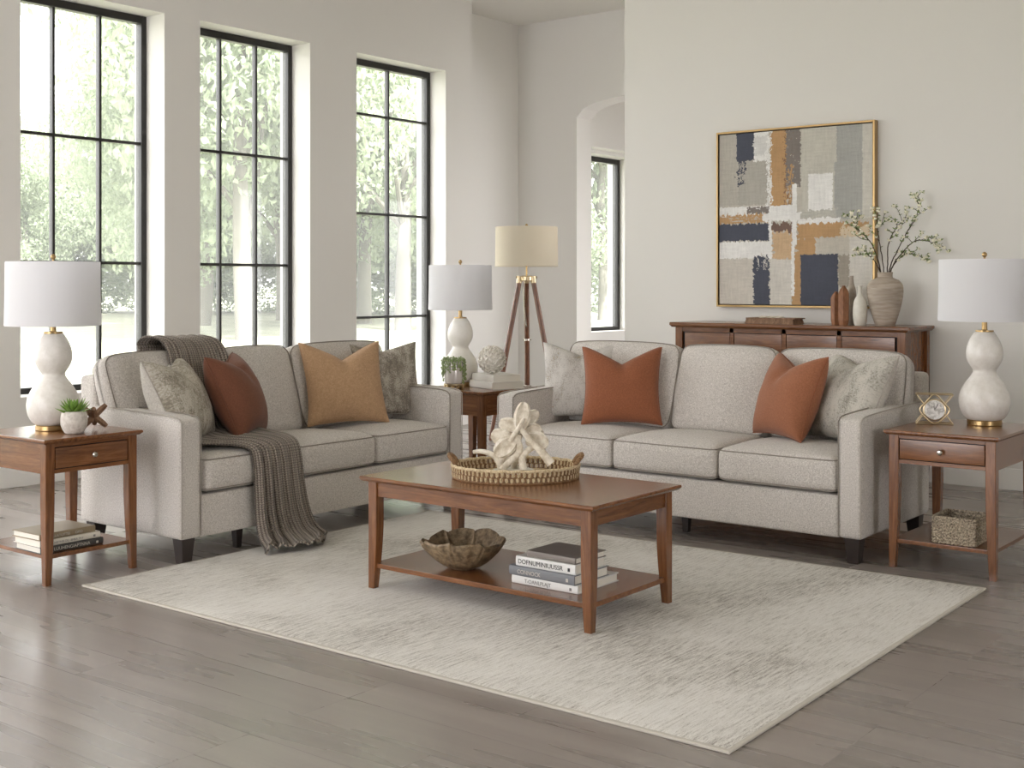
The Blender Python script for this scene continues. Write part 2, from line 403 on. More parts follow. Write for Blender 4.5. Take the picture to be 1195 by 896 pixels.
def coffee_table():
    x0, x1, y0, y1 = 3.611, 4.222, 2.458, 3.605; h = .467
    t = thing('coffee_table', 'brown cherry-wood coffee table with lower shelf on the rug in front of the sofas', 'coffee table', (x0, y0, .012))
    L, W_, h = x1-x0, y1-y0, h-.012
    obj('tabletop', top_bm(0, L, 0, W_, h-.02, h), 'cherry_along_y', t, angle=25)
    i = .026; hz = h-.02
    for (sx, sy) in ((-1,-1), (1,-1), (-1,1), (1,1)):
        obj('leg', leg_bm(i if sx < 0 else L-i, i if sy < 0 else W_-i, sx, sy, hz, .046, .031), 'cherry_upright', t, angle=25)
    a = i+.008
    for (b, mm) in (((a, a+.018, i+.045, W_-i-.045), 'cherry_along_y'), ((L-a-.018, L-a, i+.045, W_-i-.045), 'cherry_along_y'), ((i+.045, L-i-.045, a, a+.018), 'cherry_along_x'), ((i+.045, L-i-.045, W_-a-.018, W_-a), 'cherry_along_x')):
        bm = new(); box(bm, *b, hz-.062, hz, bev=.001, seg=1); obj('apron', bm, mm, t, smooth=False)
    bm = new(); box(bm, i+.012, L-i-.012, i+.012, W_-i-.012, .082, .101, bev=.002); obj('shelf', bm, 'cherry_along_y', t, smooth=False)
coffee_table()
def end_table(loc, rz, label, W_, D, h=.605, rev=False):
    """local: x along the drawer front 0..W_, y back 0..D"""
    t = thing('end_table', label, 'side table', loc, rz, 'end tables beside the sofas')
    ax, ay = ('cherry_along_x', 'cherry_along_y')
    obj('tabletop', top_bm(0, W_, 0, D, h-.02, h), ay, t, angle=25)
    i = .018; hz = h-.02; lw = .043
    for (sx, sy) in ((-1,-1), (1,-1), (-1,1), (1,1)):
        obj('leg', leg_bm(i if sx < 0 else W_-i, i if sy < 0 else D-i, sx, sy, hz, lw, .028), 'cherry_upright', t, angle=25)
    a = i+.005; ah = .125
    for b in ((a, a+.018), (W_-a-.018, W_-a)):
        bm = new(); box(bm, *b, i+lw, D-i-lw, hz-ah, hz, bev=.001, seg=1); obj('side_apron', bm, ay, t, smooth=False)
    bm = new(); box(bm, i+lw, W_-i-lw, D-a-.018, D-a, hz-ah, hz, bev=.001, seg=1); obj('back_apron', bm, ax, t, smooth=False)
    x0, x1 = i+lw, W_-i-lw
    bm = new(); box(bm, x0, x1, a, a+.02, hz-.016, hz); box(bm, x0, x1, a, a+.02, hz-ah, hz-ah+.016); obj('drawer_rail', bm, ax, t, smooth=False)
    bm = new(); box(bm, x0, x1, a+.02, a+.03, hz-ah+.01, hz-.01); obj('drawer_recess', bm, 'gap_dark', t, smooth=False)
    bm = new(); box(bm, x0+.004, x1-.004, a-.001, a+.02, hz-ah+.02, hz-.020, bev=.003); d = obj('drawer', bm, ax, t, angle=30)
    bm = new(); lathe(bm, [(.0045,0),(.0045,.010),(.008,.014),(.012,.019),(.0125,.024),(.009,.029),(.0,.031)], 20)
    bmesh.ops.rotate(bm, verts=bm.verts, matrix=Matrix.Rotation(R(90), 3, 'X')); bmesh.ops.translate(bm, verts=bm.verts, vec=((x0+x1)/2, a, hz-ah/2))
    obj('knob', bm, 'nickel', d)['label'] = 'round nickel knob'
    bm = new(); box(bm, i+.012, W_-i-.012, i+.012, D-i-.012, .108, .125, bev=.002); obj('shelf', bm, ay, t, smooth=False)
    return t
end_table((2.845, 4.648, 0), 0, 'wooden end table left of the left sofa, holding a potted succulent and three books', .478, .53)
end_table((5.336, 2.088, 0), R(-90), 'wooden end table right of the right sofa, holding a gold clock and a basket', .495, .62)
end_table((6.215, 4.648, 0), R(90), 'wooden end table in the corner between the two sofas', .53, .535)
# ------------------------------------------------------------------ sofas
def sofa(label, loc, rz, L, D, splits, mids):
    t = thing('sofa', label, 'sofa', loc, rz, 'pair of three-seat sofas'); F = 'sofa_fabric'
    aw, zb, za = .112, .112, .655
    def pipe(pts, par, closed=True, mat='dark_piping', r=.0032):
        bm = new(); tube(bm, pts, r, 6, closed); return obj('piping', bm, mat, par)
    bm = new(); rbox(bm, (L/2, .30, .205), (L-2*aw+.01, .585, .19), .012, 6); obj('base', bm, F, t)
    for side in (0, 1):
        cx_ = aw/2 if side == 0 else L-aw/2
        def fa(u, p):
            yy = (u.y+1)/2; q = Vector(p)
            if u.z > .6: q.z += .018*yy
            q.z -= .014*max(0, 1-yy*8)**2*(1 if u.z > .2 else 0)*((u.z-.2)/.8 if u.z > .2 else 0)
            return q
        bm = new(); rbox(bm, (cx_, (D-.02)/2, (zb+za)/2), (aw, D-.02, za-zb), .02, 10, fa); a_ = obj('arm', bm, F, t)
        for sx in (-1, 1):
            xx = cx_+sx*(aw/2-.004)
            loop = [(xx, .001+.0, zb+.01), (xx, .001, zb+.3), (xx, .001, za-.045), (xx, .010, za-.018), (xx, .040, za-.003), (xx, .14, za+.004), (xx, .4, za+.011), (xx, D-.13, za+.016)]
            pipe(spline(loop, 5), a_, False, 'pale_piping' if (sx < 0) == (side == 0) else 'dark_piping')
    def fb(u, p): return Vector((p.x, p.y, p.z))
    bm = new(); rbox(bm, (L/2, D-.065, (zb+.81)/2), (L-.004, .13, .81-zb), .025, 8); obj('back_frame', bm, F, t)
    xs = splits; zc0, zc1 = .307, .466
    for k in range(3):
        w = xs[k+1]-xs[k]-.004; d = D-.30; cx_ = (xs[k]+xs[k+1])/2; hh = zc1-zc0; rr = random.Random(k+int(L*100))
        def fs(u, p):
            q = Vector(p); e = (1-u.x**4)*(1-u.y**4)
            if u.z > 0: q.z += .026*max(0,1-u.x**2)**.7*max(0,1-abs(u.y)**3)
            q.y -= .008*(1-u.x**2)*(1 if u.y < -.9 else 0)*(1-u.z**2)
            q.z += .004*noise.noise(Vector((p.x*5+k*9, p.y*5, 0)))*(1 if u.z > 0 else 0)
            return q
        c0 = Vector((cx_, d/2-.006, (zc0+zc1)/2))
        bm = new(); rbox(bm, c0, (w, d, hh), .038, 10, fs); cu = obj('seat_cushion', bm, F, t)
        for z_ in (hh/2-.012, -hh/2+.014):
            pts = []
            for (px, py) in rrect(w-.012, d-.012, .034, 5, 10):
                u = Vector((px/(w/2), py/(d/2), z_/(hh/2))); q = fs(u, Vector((px, py, z_))); q.z = z_+ (q.z-z_)*.15; pts.append(q+c0)
            pipe(pts, cu, True, 'dark_piping', .003)
    # back cushions
    bx = [xs[0]-.085, xs[1]+(-.06 if D < .8 else .03), xs[2]-(.10 if D < .8 else -.005), xs[3]+.04 if D < .8 else xs[3]+.085]
    th, hh = .17, .475
    for k in range(3):
        w = bx[k+1]-bx[k]-.006; cx_ = (bx[k]+bx[k+1])/2
        def fk(u, p):
            q = Vector(p)
            q.y -= .042*(1-u.x**2)*(1-u.z**2)*(1 if u.y < 0 else 0)
            if u.y > 0: q.y -= .035*(u.z+1)/2
            q.z += .010*(1-u.x**2)*(1 if u.z > .5 else 0) - .012*abs(u.x)**6*(1 if u.z > .5 else 0)
            q.x += .012*(1-abs(u.z)**2)*u.x*abs(u.x)
            q.y += .006*noise.noise(Vector((p.x*6+k*7, 0, p.z*6+L)))
            if k == 0 and D < .8: q.x -= .06*(u.z+1)/2*max(0, -u.x)
            return q
        mt = Matrix.Translation((cx_, D-.13-.235, .468)) @ Matrix.Rotation(R(-17), 4, 'X') @ Matrix.Translation((0, th/2, hh/2))
        bm = new(); rbox(bm, (0,0,0), (w, th, hh), .045, 10, fk); bmesh.ops.transform(bm, matrix=mt, verts=bm.verts)
        cu = obj('back_cushion', bm, F, t)
        for yy in (-th/2+.012, th/2-.02):
            pts = []
            for (px, pz) in rrect(w-.014, hh-.014, .045, 6, 10):
                u = Vector((px/(w/2), -.2 if yy < 0 else .9, pz/(hh/2))); q = fk(u, Vector((px, yy, pz)))
                if yy < 0: q.y = yy+.0
                pts.append(mt @ q)
            pipe(pts, cu, True, 'dark_piping', .003)
    def foot(x, y, sx=0, sy=0, k_=1):
        bm = new(); a, b = .036*k_, .025*k_
        ox, oy = sx*.008, sy*.008
        prism(bm, [(x+ox-b, y+oy-b, 0), (x+ox+b, y+oy-b, 0), (x+ox+b, y+oy+b, 0), (x+ox-b, y+oy+b, 0)], [(x-a, y-a, zb+.004), (x+a, y-a, zb+.004), (x+a, y+a, zb+.004), (x-a, y+a, zb+.004)])
        bmesh.ops.bevel(bm, geom=list(bm.edges), offset=.002, segments=1, affect='EDGES')
        obj('leg', bm, 'dark_leg', t, smooth=False)
    foot(.052, .05); foot(L-.052, .05); foot(.06, D-.06, 0, 1); foot(L-.06, D-.06, 0, 1); foot(*mids, k_=.6)
    return t
SL = sofa('light grey sofa by the windows with a knitted throw over its left seat', (3.432, 4.525, .0), 0, 1.918, .785, [.124, .676, 1.232, 1.804], (.42, .13))
SR = sofa('light grey sofa in front of the sideboard with two rust cushions', (5.281, 4.222, 0), R(-90), 2.057, .87, [.115, .736, 1.336, 1.942], (1.06, .2))
# ------------------------------------------------------------------ scatter pillows
def pillow(label, group, mat, loc, az, lean, size=.43, roll=0, chop=.07, thick=.085, pipe=None, back=None, seed=0, cat='cushion', name='throw_pillow', hs=1.0, bend=0):
    """az: azimuth (deg) the front faces; lean: tilt back; loc: bottom centre"""
    N = 30; bm = new(); uvl = bm.loops.layers.uv.new('uv'); hw = size/2
    def outline(u, v):
        x = u*hw*(1-.10*(1-v*v)*abs(u)**.5); z = v*hw*hs*(1-.09*(1-u*u)*abs(v)**.5)
        k = max(0, (v+.15)/1.15)**1.5
        z -= chop*1.15*k*max(0, 1-(abs(u)+.0)/.92)**1.35; x *= 1+.03*k*(1-v)
        return x, z
    def pt(u, v, s):
        x, z = outline(u, v); e = max(0, (1-u*u)*(1-v*v))
        th = thick*(e**.42)
        k = max(0, v)**1.2
        th *= 1-.42*k*math.exp(-(u/.16)**2)
        th += .004*noise.noise(Vector((u*3+seed, v*3, s*5)))*e**.3
        th += .003*math.sin(5*math.atan2(v-.75, u+1e-4)+seed)*k*e**.4
        y = s*th + bend*u*u
        return Vector((x, y, z+hw*hs))
    grids = {}
    lin_ = [math.sin(pi/2*(-1+2*i/N)) for i in range(N+1)]
    for s in (-1, 1):
        for i, u in enumerate(lin_):
            for j, v in enumerate(lin_):
                edge = i in (0, N) or j in (0, N)
                if edge and s == 1: grids[(s,i,j)] = grids[(-1,i,j)]
                else: grids[(s,i,j)] = bm.verts.new(pt(u, v, s))
    for s in (-1, 1):
        for i in range(N):
            for j in range(N):
                q = [(i,j),(i+1,j),(i+1,j+1),(i,j+1)]
                f = bm.faces.new([grids[(s,a,b)] for a, b in q]); f.material_index = 0 if s == -1 or not back else 1
                for l, (a, b) in zip(f.loops, q): l[uvl].uv = ((lin_[a]+1)/2, (lin_[b]+1)/2)
    mt = Matrix.Translation(loc) @ Matrix.Rotation(R(az+90), 4, 'Z') @ Matrix.Rotation(R(-lean), 4, 'X') @ Matrix.Rotation(R(roll), 4, 'Y')
    t = thing(name, label, cat, loc, 0, group); mt = Matrix.Translation(-Vector(loc)) @ mt
    bmesh.ops.transform(bm, matrix=mt, verts=bm.verts)
    obj('cover', bm, [mat, back] if back else mat, t, angle=80)
    if pipe:
        bm = new(); pts = []
        for a, b in [(i, 0) for i in range(N)]+[(N, j) for j in range(N)]+[(i, N) for i in range(N, 0, -1)]+[(0, j) for j in range(N, 0, -1)]:
            pts.append(mt @ pt(lin_[a], lin_[b], 1))
        tube(bm, pts, .0035, 6, True); obj('piping', bm, pipe, t)
    return t
GP = 'scatter cushions on the left sofa'; GR = 'scatter cushions on the right sofa'
pillow('sand and grey woven-pattern cushion against the left arm of the left sofa', GP, 'ikat_sand', (3.735, 4.80, .492), 302, 25, .44, 0, .06, .12, 'pale_piping', 'plain_backing', 1)
pillow('dark rust velvet cushion on the left sofa, next to the knitted throw', GP, 'dark_rust_velvet', (4.075, 4.80, .50), 303, 24, .43, 0, .05, .115, 'dark_rust_velvet', None, 2)
pillow('tan velvet cushion on the left sofa', GP, 'tan_velvet', (4.735, 4.80, .492), 246, 20, .46, 0, .075, .10, 'tan_velvet', None, 3)
pillow('taupe blotch-pattern cushion in the right corner of the left sofa, behind the tan one', GP, 'ikat_taupe', (5.135, 4.89, .492), 246, 16, .43, 0, .03, .08, 'pale_piping', 'plain_backing', 4)
pillow('silvery woven cushion in the left corner of the right sofa', GR, 'ikat_silver', (5.72, 3.99, .492), 208, 18, .44, 0, .05, .08, None, 'plain_backing', 5)
pillow('rust velvet cushion facing forward at the left end of the right sofa', GR, 'rust_velvet', (5.62, 3.64, .492), 212, 19, .43, 0, .07, .10, 'rust_velvet', None, 6)
pillow('rust velvet cushion turned sideways at the right end of the right sofa', GR, 'bright_rust_velvet', (5.62, 2.74, .492), 148, 21, .43, 0, .06, .115, 'rust_velvet', None, 7)
pillow('pale grey patterned cushion against the right arm of the right sofa', GR, 'ikat_mist', (5.68, 2.47, .492), 152, 26, .46, 0, .05, .11, 'pale_piping', 'plain_backing', 8)
# ------------------------------------------------------------------ knitted throw
def throw():
    rows = [((3.70,5.235,.86),(4.06,5.235,.86)), ((3.70,5.215,.955),(4.06,5.215,.955)), ((3.71,5.14,.975),(4.07,5.14,.965)), ((3.74,5.06,.93),(4.10,5.06,.92)), ((3.72,4.985,.74),(4.11,4.985,.72)),
            ((3.66,4.925,.55),(4.12,4.925,.54)), ((3.60,4.80,.513),(4.13,4.80,.518)), ((3.60,4.66,.508),(4.12,4.68,.512)), ((3.72,4.57,.502),(4.11,4.58,.505)), ((3.80,4.515,.478),(4.10,4.515,.482)),
            ((3.812,4.497,.42),(4.105,4.497,.42)), ((3.815,4.49,.30),(4.115,4.488,.30)), ((3.818,4.485,.16),(4.14,4.478,.16)), ((3.82,4.465,.07),(4.17,4.45,.07)), ((3.80,4.40,.032),(4.17,4.38,.032)), ((3.75,4.31,.026),(4.10,4.30,.026))]
    Lp = spline([r[0] for r in rows], 8); Rp = spline([r[1] for r in rows], 8)
    NU = 96; bm = new(); uvl = bm.loops.layers.uv.new('uv'); grid = []; vv = 0
    n = len(Lp)
    for i in range(n):
        a, b = Lp[i], Rp[i]
        if i: vv += ((Lp[i]-Lp[i-1]).length+(Rp[i]-Rp[i-1]).length)/2
        tng = (Lp[min(i+1, n-1)]+Rp[min(i+1, n-1)]-Lp[max(i-1, 0)]-Rp[max(i-1, 0)]).normalized()
        ac = (b-a).normalized(); nr = tng.cross(ac).normalized()
        if nr.z < -.3 or (abs(nr.z) <= .3 and nr.y > 0): nr = -nr
        row = []; f = i/(n-1)
        for j in range(NU+1):
            u = j/NU
            ph = .5*sin(f*9)
            amp = .006+.012*max(0, f-.55)*2
            w_ = abs(sin(u*pi*5.5+ph+.6*sin(f*5)))**.8*amp*1.6 + .4*amp*sin(u*pi*13+f*4)
            w_ += .004*(1-abs(2*u-1)**8)
            p = a.lerp(b, u + .015*sin(u*pi*11+ph)*f) + nr*(w_)
            if f > .93:                      # ragged hem
                p.y += .035*sin(u*6+1)*(f-.93)/.07; p.z += .010*abs(sin(u*10))*(f-.93)/.07
            row.append((bm.verts.new(p), u, vv))
        grid.append(row)
    for i in range(n-1):
        for j in range(NU):
            q = [grid[i][j], grid[i][j+1], grid[i+1][j+1], grid[i+1][j]]
            fc = bm.faces.new([x[0] for x in q])
            for l, x in zip(fc.loops, q): l[uvl].uv = (x[1], x[2])
    o = obj('knitted_throw', bm, 'knit_wool'); s = o.modifiers.new('thick', 'SOLIDIFY'); s.thickness = .008; s.offset = 0
    tag(o, 'chunky taupe knitted throw draped over the left sofa down to the rug', 'blanket')
throw()
# ------------------------------------------------------------------ rug
def rug():
    c = [(2.957, 1.577), (2.957, 4.546), (5.09, 4.546), (5.19, 1.600)]; zt = .012
    t = thing('area_rug', 'large cream and grey streaked area rug under the coffee table', 'rug', (0,0,0))
    bm = new(); NX, NY = 60, 90; g = []
    for i in range(NX+1):
        row = []
        for j in range(NY+1):
            u, v = i/NX, j/NY
            p = [(c[0][k]*(1-u)+c[3][k]*u)*(1-v)+(c[1][k]*(1-u)+c[2][k]*u)*v for k in (0, 1)]
            e = min(u, 1-u, v, 1-v); row.append(bm.verts.new((p[0], p[1], zt-(.004 if e == 0 else 0)+.0006*noise.noise(Vector((p[0]*20, p[1]*20, 0))))))
        g.append(row)
    for i in range(NX):
        for j in range(NY): bm.faces.new((g[i][j], g[i+1][j], g[i+1][j+1], g[i][j+1]))
    obj('pile', bm, 'rug_pile', t)
    ring = lambda k, z: [((x-4.05)*k+4.05, (y-3.09)*k+3.09, z) for x, y in c]
    bm = new(); loft(bm, [ring(1.0, .001), ring(1.001, .003), ring(1.001, .008), ring(.9995, .0095)]); obj('binding', bm, 'rug_edge', t, smooth=False)
rug()
# ------------------------------------------------------------------ table lamps
def table_lamp(loc, label, lift=.0, body='lamp_ceramic'):
    t = thing('table_lamp', label, 'lamp', loc, 0, 'gourd-shaped table lamps'); 
    bm = new(); lathe(bm, [(.0,.0),(.074,0),(.076,.003),(.076,.021),(.073,.024),(0,.024)], 48); obj('base', bm, 'brass', t, angle=30)
    prof = [(.072,.024),(.088,.036),(.103,.062),(.1105,.095),(.111,.120),(.106,.145),(.094,.172),(.078,.198),(.063,.218),(.054,.232),(.050,.242),(.052,.252),(.060,.265),(.070,.282),(.078,.303),(.080,.325),(.077,.350),(.069,.375),(.058,.398),(.047,.414),(.040,.423),(.0,.424)]
    sp = spline([(r, 0, z) for r, z in prof], 3)
    bm = new(); lathe(bm, [(p.x, p.z) for p in sp], 56, fn=lambda a, z: 1+.004*sin(5*a+z*30)); obj('lamp_body', bm, body, t)
    bm = new(); lathe(bm, [(0,.420),(.040,.420),(.040,.430),(.014,.431),(.012,.434),(.012,.475+lift),(.0,.475+lift)], 32); n_ = obj('neck', bm, 'brass', t, angle=30)
    bm = new(); tube(bm, [(0,0,.45), (0,0,.745+lift)], .003, 8); obj('harp_rod', bm, 'brass', t)
    z0, z1, r0, r1 = .452+lift, .732+lift, .201, .197
    bm = new(); sgs = 64
    ring = lambda r, z: [(r*cos(2*pi*i/sgs), r*sin(2*pi*i/sgs), z) for i in range(sgs)]
    loft(bm, [ring(r0, z0), ring(r0+.001, z0+.006), ring((r0+r1)/2, (z0+z1)/2), ring(r1+.001, z1-.006), ring(r1, z1), ring(r1-.003, z1), ring((r0+r1)/2-.003, (z0+z1)/2), ring(r0-.003, z0), ring(r0, z0)], cap=False)
    bmesh.ops.remove_doubles(bm, verts=bm.verts, dist=1e-5)
    sh = obj('lamp_shade', bm, 'white_shade', t)
    bm = new()
    for a in (0, 120, 240): tube(bm, [(0,0,z1-.01), (r1*cos(R(a)), r1*sin(R(a)), z1-.008)], .0018, 6)
    obj('spider', bm, 'brass', sh)
    bm = new(); lathe(bm, [(r_, z_+lift) for r_, z_ in [(.0,.735),(.005,.736),(.005,.742),(.009,.746),(.012,.753),(.010,.761),(.004,.766),(0,.767)]], 20); obj('finial', bm, 'brass', t)
    return t
table_lamp((3.085, 4.968, .605), 'white gourd table lamp with drum shade on the left end table', .006)
table_lamp((5.80, 1.795, .605), 'white gourd table lamp with drum shade beside the gold clock', .020)
table_lamp((5.99, 5.085, .605), 'white gourd table lamp in the corner, behind the trailing plant', .024, 'smooth_white_ceramic')
# tripod floor lamp
def floor_lamp():
    t = thing('tripod_floor_lamp', 'wooden tripod floor lamp with cream drum shade in the far corner', 'lamp', (7.925, 6.034, 0))
    rt = Vector((sin(R(YAW)), -cos(R(YAW)), 0)); fw = Vector((cos(R(YAW)), sin(R(YAW)), 0)); hub = Vector((0,0,1.275))
    feet = [(-.29*rt)-.06*fw, (.285*rt)-.10*fw, .012*rt+.33*fw]; offs = [-.055*rt, .052*rt, .0*rt+.03*fw]
    for f_, o_ in zip(feet, offs):
        a = hub+o_; pts = [a.lerp(f_, k/8) for k in range(9)]
        bm = new(); tube(bm, pts, [.020]*2+[.021]*5+[.016, .013], 14); lg = obj('leg', bm, 'walnut_leg', t)
        bm = new(); tube(bm, [a+Vector((0,0,.03)), a.lerp(f_, .02)], .022, 14); obj('brass_cap', bm, 'pale_gold', lg)
    for k in (.38, .68):
        p = (hub+offs[2]).lerp(feet[2], k); bm = new(); tube(bm, [p+Vector((0,0,.008)), p-Vector((0,0,.008))], .024, 12); tube(bm, [p-rt*.035, p+rt*.035], .005, 8); obj('clamp', bm, 'nickel', t)
    bm = new(); lathe(bm, [(0,1.262),(.045,1.262),(.05,1.27),(.05,1.30),(.04,1.308),(0,1.308)], 24); tube(bm, [hub-rt*.085+Vector((0,0,.02)), hub+rt*.085+Vector((0,0,.02))], .009, 8); obj('hub', bm, 'pale_gold', t, angle=30)
    bm = new(); tube(bm, [(0,0,1.30), (0,0,1.71)], .007, 10); lathe(bm, [(0,1.70),(.01,1.70),(.013,1.712),(.006,1.722),(0,1.724)], 14); obj('stem', bm, 'brass', t)
    bm = new(); tube(bm, [hub-.025*rt-.02*fw, Vector((0,0,.98))-.012*rt+.05*fw, Vector((0,0,.9))+.09*fw], .006, 8); obj('extension_rod', bm, 'nickel', t)
    sgs = 64; ring = lambda r, z: [(r*cos(2*pi*i/sgs), r*sin(2*pi*i/sgs), z) for i in range(sgs)]
    bm = new(); loft(bm, [ring(.252, 1.382), ring(.247, 1.697), ring(.243, 1.697), ring(.248, 1.382), ring(.252, 1.382)], cap=False); bmesh.ops.remove_doubles(bm, verts=bm.verts, dist=1e-5)
    sh = obj('lamp_shade', bm, 'linen_shade', t)
    bm = new()
    for a in (20, 140, 260): tube(bm, [(0,0,1.69), (.245*cos(R(a)), .245*sin(R(a)), 1.69)], .002, 6)
    obj('spider', bm, 'brass', sh)
floor_lamp()
# ------------------------------------------------------------------ painting
def painting():
    y0, y1, z0, z1 = 3.098, 4.215, 1.098, 2.285; X = WX-.052
    t = thing('framed_painting', 'large square abstract painting in a slim gold frame above the sideboard', 'painting', (WX-.003, (y0+y1)/2, z0))
    bx = lambda bm, a, b, c, d, e, f, **k: box(bm, a-(WX-.003), b-(WX-.003), c-(y0+y1)/2, d-(y0+y1)/2, e-z0, f-z0, **k)
    bm = new(); w = .013
    for q in ((y0-w, y0, z0-w, z1+w), (y1, y1+w, z0-w, z1+w), (y0, y1, z0-w, z0), (y0, y1, z1, z1+w)): bx(bm, X-.006, WX-.003, q[0], q[1], q[2], q[3], bev=.001, seg=1)
    obj('frame', bm, 'brass', t, smooth=False)
    bm = new(); bx(bm, X+.012, WX-.01, y0+.001, y1-.001, z0+.001, z1-.001); obj('backing', bm, 'gap_dark', t, smooth=False)
    # canvas: colour blocks with ragged brush edges
    G=(186,181,170); col = {}
    LG=(202,198,190); WH=(226,225,222); NV=(62,66,81); OC=(178,141,97); BR=(128,96,70); DG=(120,112,106); BL=(162,162,157); TA=(196,166,130); GR=(168,164,155)
    blocks = [ # x0,x1,y0,y1 in a 0..1 frame (x from the left, y from the top), colour, edge raggedness, gaps
      (0,1,0,1,G,0,0), (0,.13,0,.42,(178,173,163),.01,0), (.13,.34,.15,.42,GR,.012,0), (.24,.34,0,.17,WH,.02,.1), (.12,.24,0,.16,NV,.006,.03), (.12,.18,.14,.30,NV,.02,.5), (.24,.34,.02,.13,(208,207,204),.02,.2),
      (.35,.46,0,.47,OC,.008,.04), (.325,.36,0,.47,WH,.015,.45), (.44,.50,0,.48,BR,.02,.55), (.455,.55,0,.33,DG,.012,.3), (.47,.50,.2,.47,OC,.02,.45),
      (.56,.78,0,.50,(190,187,176),.008,0), (.60,.755,.26,.47,WH,.006,0), (.78,.94,0,.52,BL,.006,0), (.765,.80,.2,.52,BL,.006,0), (.94,1,0,.52,(196,193,184),.006,0), (.53,.78,.46,.52,(176,174,165),.02,.4),
      (0,.50,.43,.485,WH,.006,0), (.19,.34,.435,.475,DG,.01,.35), (0,.33,.475,.53,OC,.02,.4), (.30,.55,.475,.52,WH,.012,.05), (.53,.80,.51,.55,WH,.012,.1),
      (0,.345,.53,.63,NV,.012,.1), (.35,.50,.53,.585,(108,84,72),.02,.2), (.36,.50,.58,.74,TA,.03,.15), (.53,.98,.54,.62,OC,.016,.08), (.52,.66,.60,.78,OC,.03,.2), (.80,.98,.56,.66,(206,188,160),.02,.3),
      (0,.36,.635,.735,WH,.01,.0), (0,.235,.735,1,(196,190,180),.01,0), (.235,.345,.72,1,NV,.016,.06), (.26,.33,.71,.80,LG,.02,.62), (.35,.49,.74,1,LG,.006,0), (.34,.36,.5,.74,WH,.008,.2),
      (.645,.88,.62,.72,(190,184,172),.014,.05), (.66,.86,.70,.72,G,.01,.2), (.495,.555,.72,1,OC,.012,.2), (.55,.79,.715,1,NV,.004,.02), (.79,.86,.72,.90,(150,142,130),.014,.25), (.86,1,.62,.9,LG,.01,0), (.79,1,.9,1,(192,187,178),.01,0),
      (.495,.525,.31,.66,WH,.006,.05), (.49,.51,.64,.95,WH,.006,.2)]
    def colour(u, v):
        c = G
        for i, (a, b, p, q, cc, rg, gap) in enumerate(blocks):
            du = rg*noise.noise(Vector((i*3.3, v*60, 1))) + rg*.6*noise.noise(Vector((i*3.3, v*170, u*20)))
            dv = rg*noise.noise(Vector((u*60, i*5.1, 2))) + rg*.6*noise.noise(Vector((u*170, i*5.1, v*20)))
            if a+(du if a > 0 else -1) <= u <= b+(du if b < 1 else 1) and p+(dv if p > 0 else -1) <= v <= q+(dv if q < 1 else 1):
                if gap:
                    horizontal = (b-a) > (q-p)
                    s = noise.noise(Vector((u*(30 if horizontal else 110), v*(110 if horizontal else 30), i*2.7)))*.6 + .5*noise.noise(Vector((u*220, v*220, i*1.3)))
                    if s*.5+.5 < gap: continue
                c = cc
        k = 1+.09*noise.noise(Vector((u*90, v*14, 9)))+.09*noise.noise(Vector((u*14, v*120, 4)))+.08*noise.noise(Vector((u*160, v*160, 4)))+.08*noise.noise(Vector((u*7, v*7, 14)))
        l = s2l(c); return (l[0]*k, l[1]*k, l[2]*k, 1)
    NU, NV_ = 230, 240; bm = new(); g = []; ca = bm.loops.layers.float_color.new('paint')
    for i in range(NU+1):
        g.append([bm.verts.new((X+.006-(WX-.003)-.0008*noise.noise(Vector((i*.2, j*.2, 0))), (y1-.006)+(y0-y1+.012)*i/NU-(y0+y1)/2, (z1-.006)+(z0-z1+.012)*j/NV_-z0)) for j in range(NV_+1)])
    for i in range(NU):
        for j in range(NV_):
            f = bm.faces.new((g[i][j], g[i][j+1], g[i+1][j+1], g[i+1][j])); c = colour((i+.5)/NU, (j+.5)/NV_)
            for l in f.loops: l[ca] = c
    m = NT('painted_canvas'); at = m.n('Attribute', attribute_name='paint'); m.set(Base_Color=at.outputs['Color'], Roughness=.65); m.bump(m.noise(m.co(), 160, 3), .3, .001); M['painted_canvas'] = m.m
    obj('canvas', bm, 'painted_canvas', t)
painting()
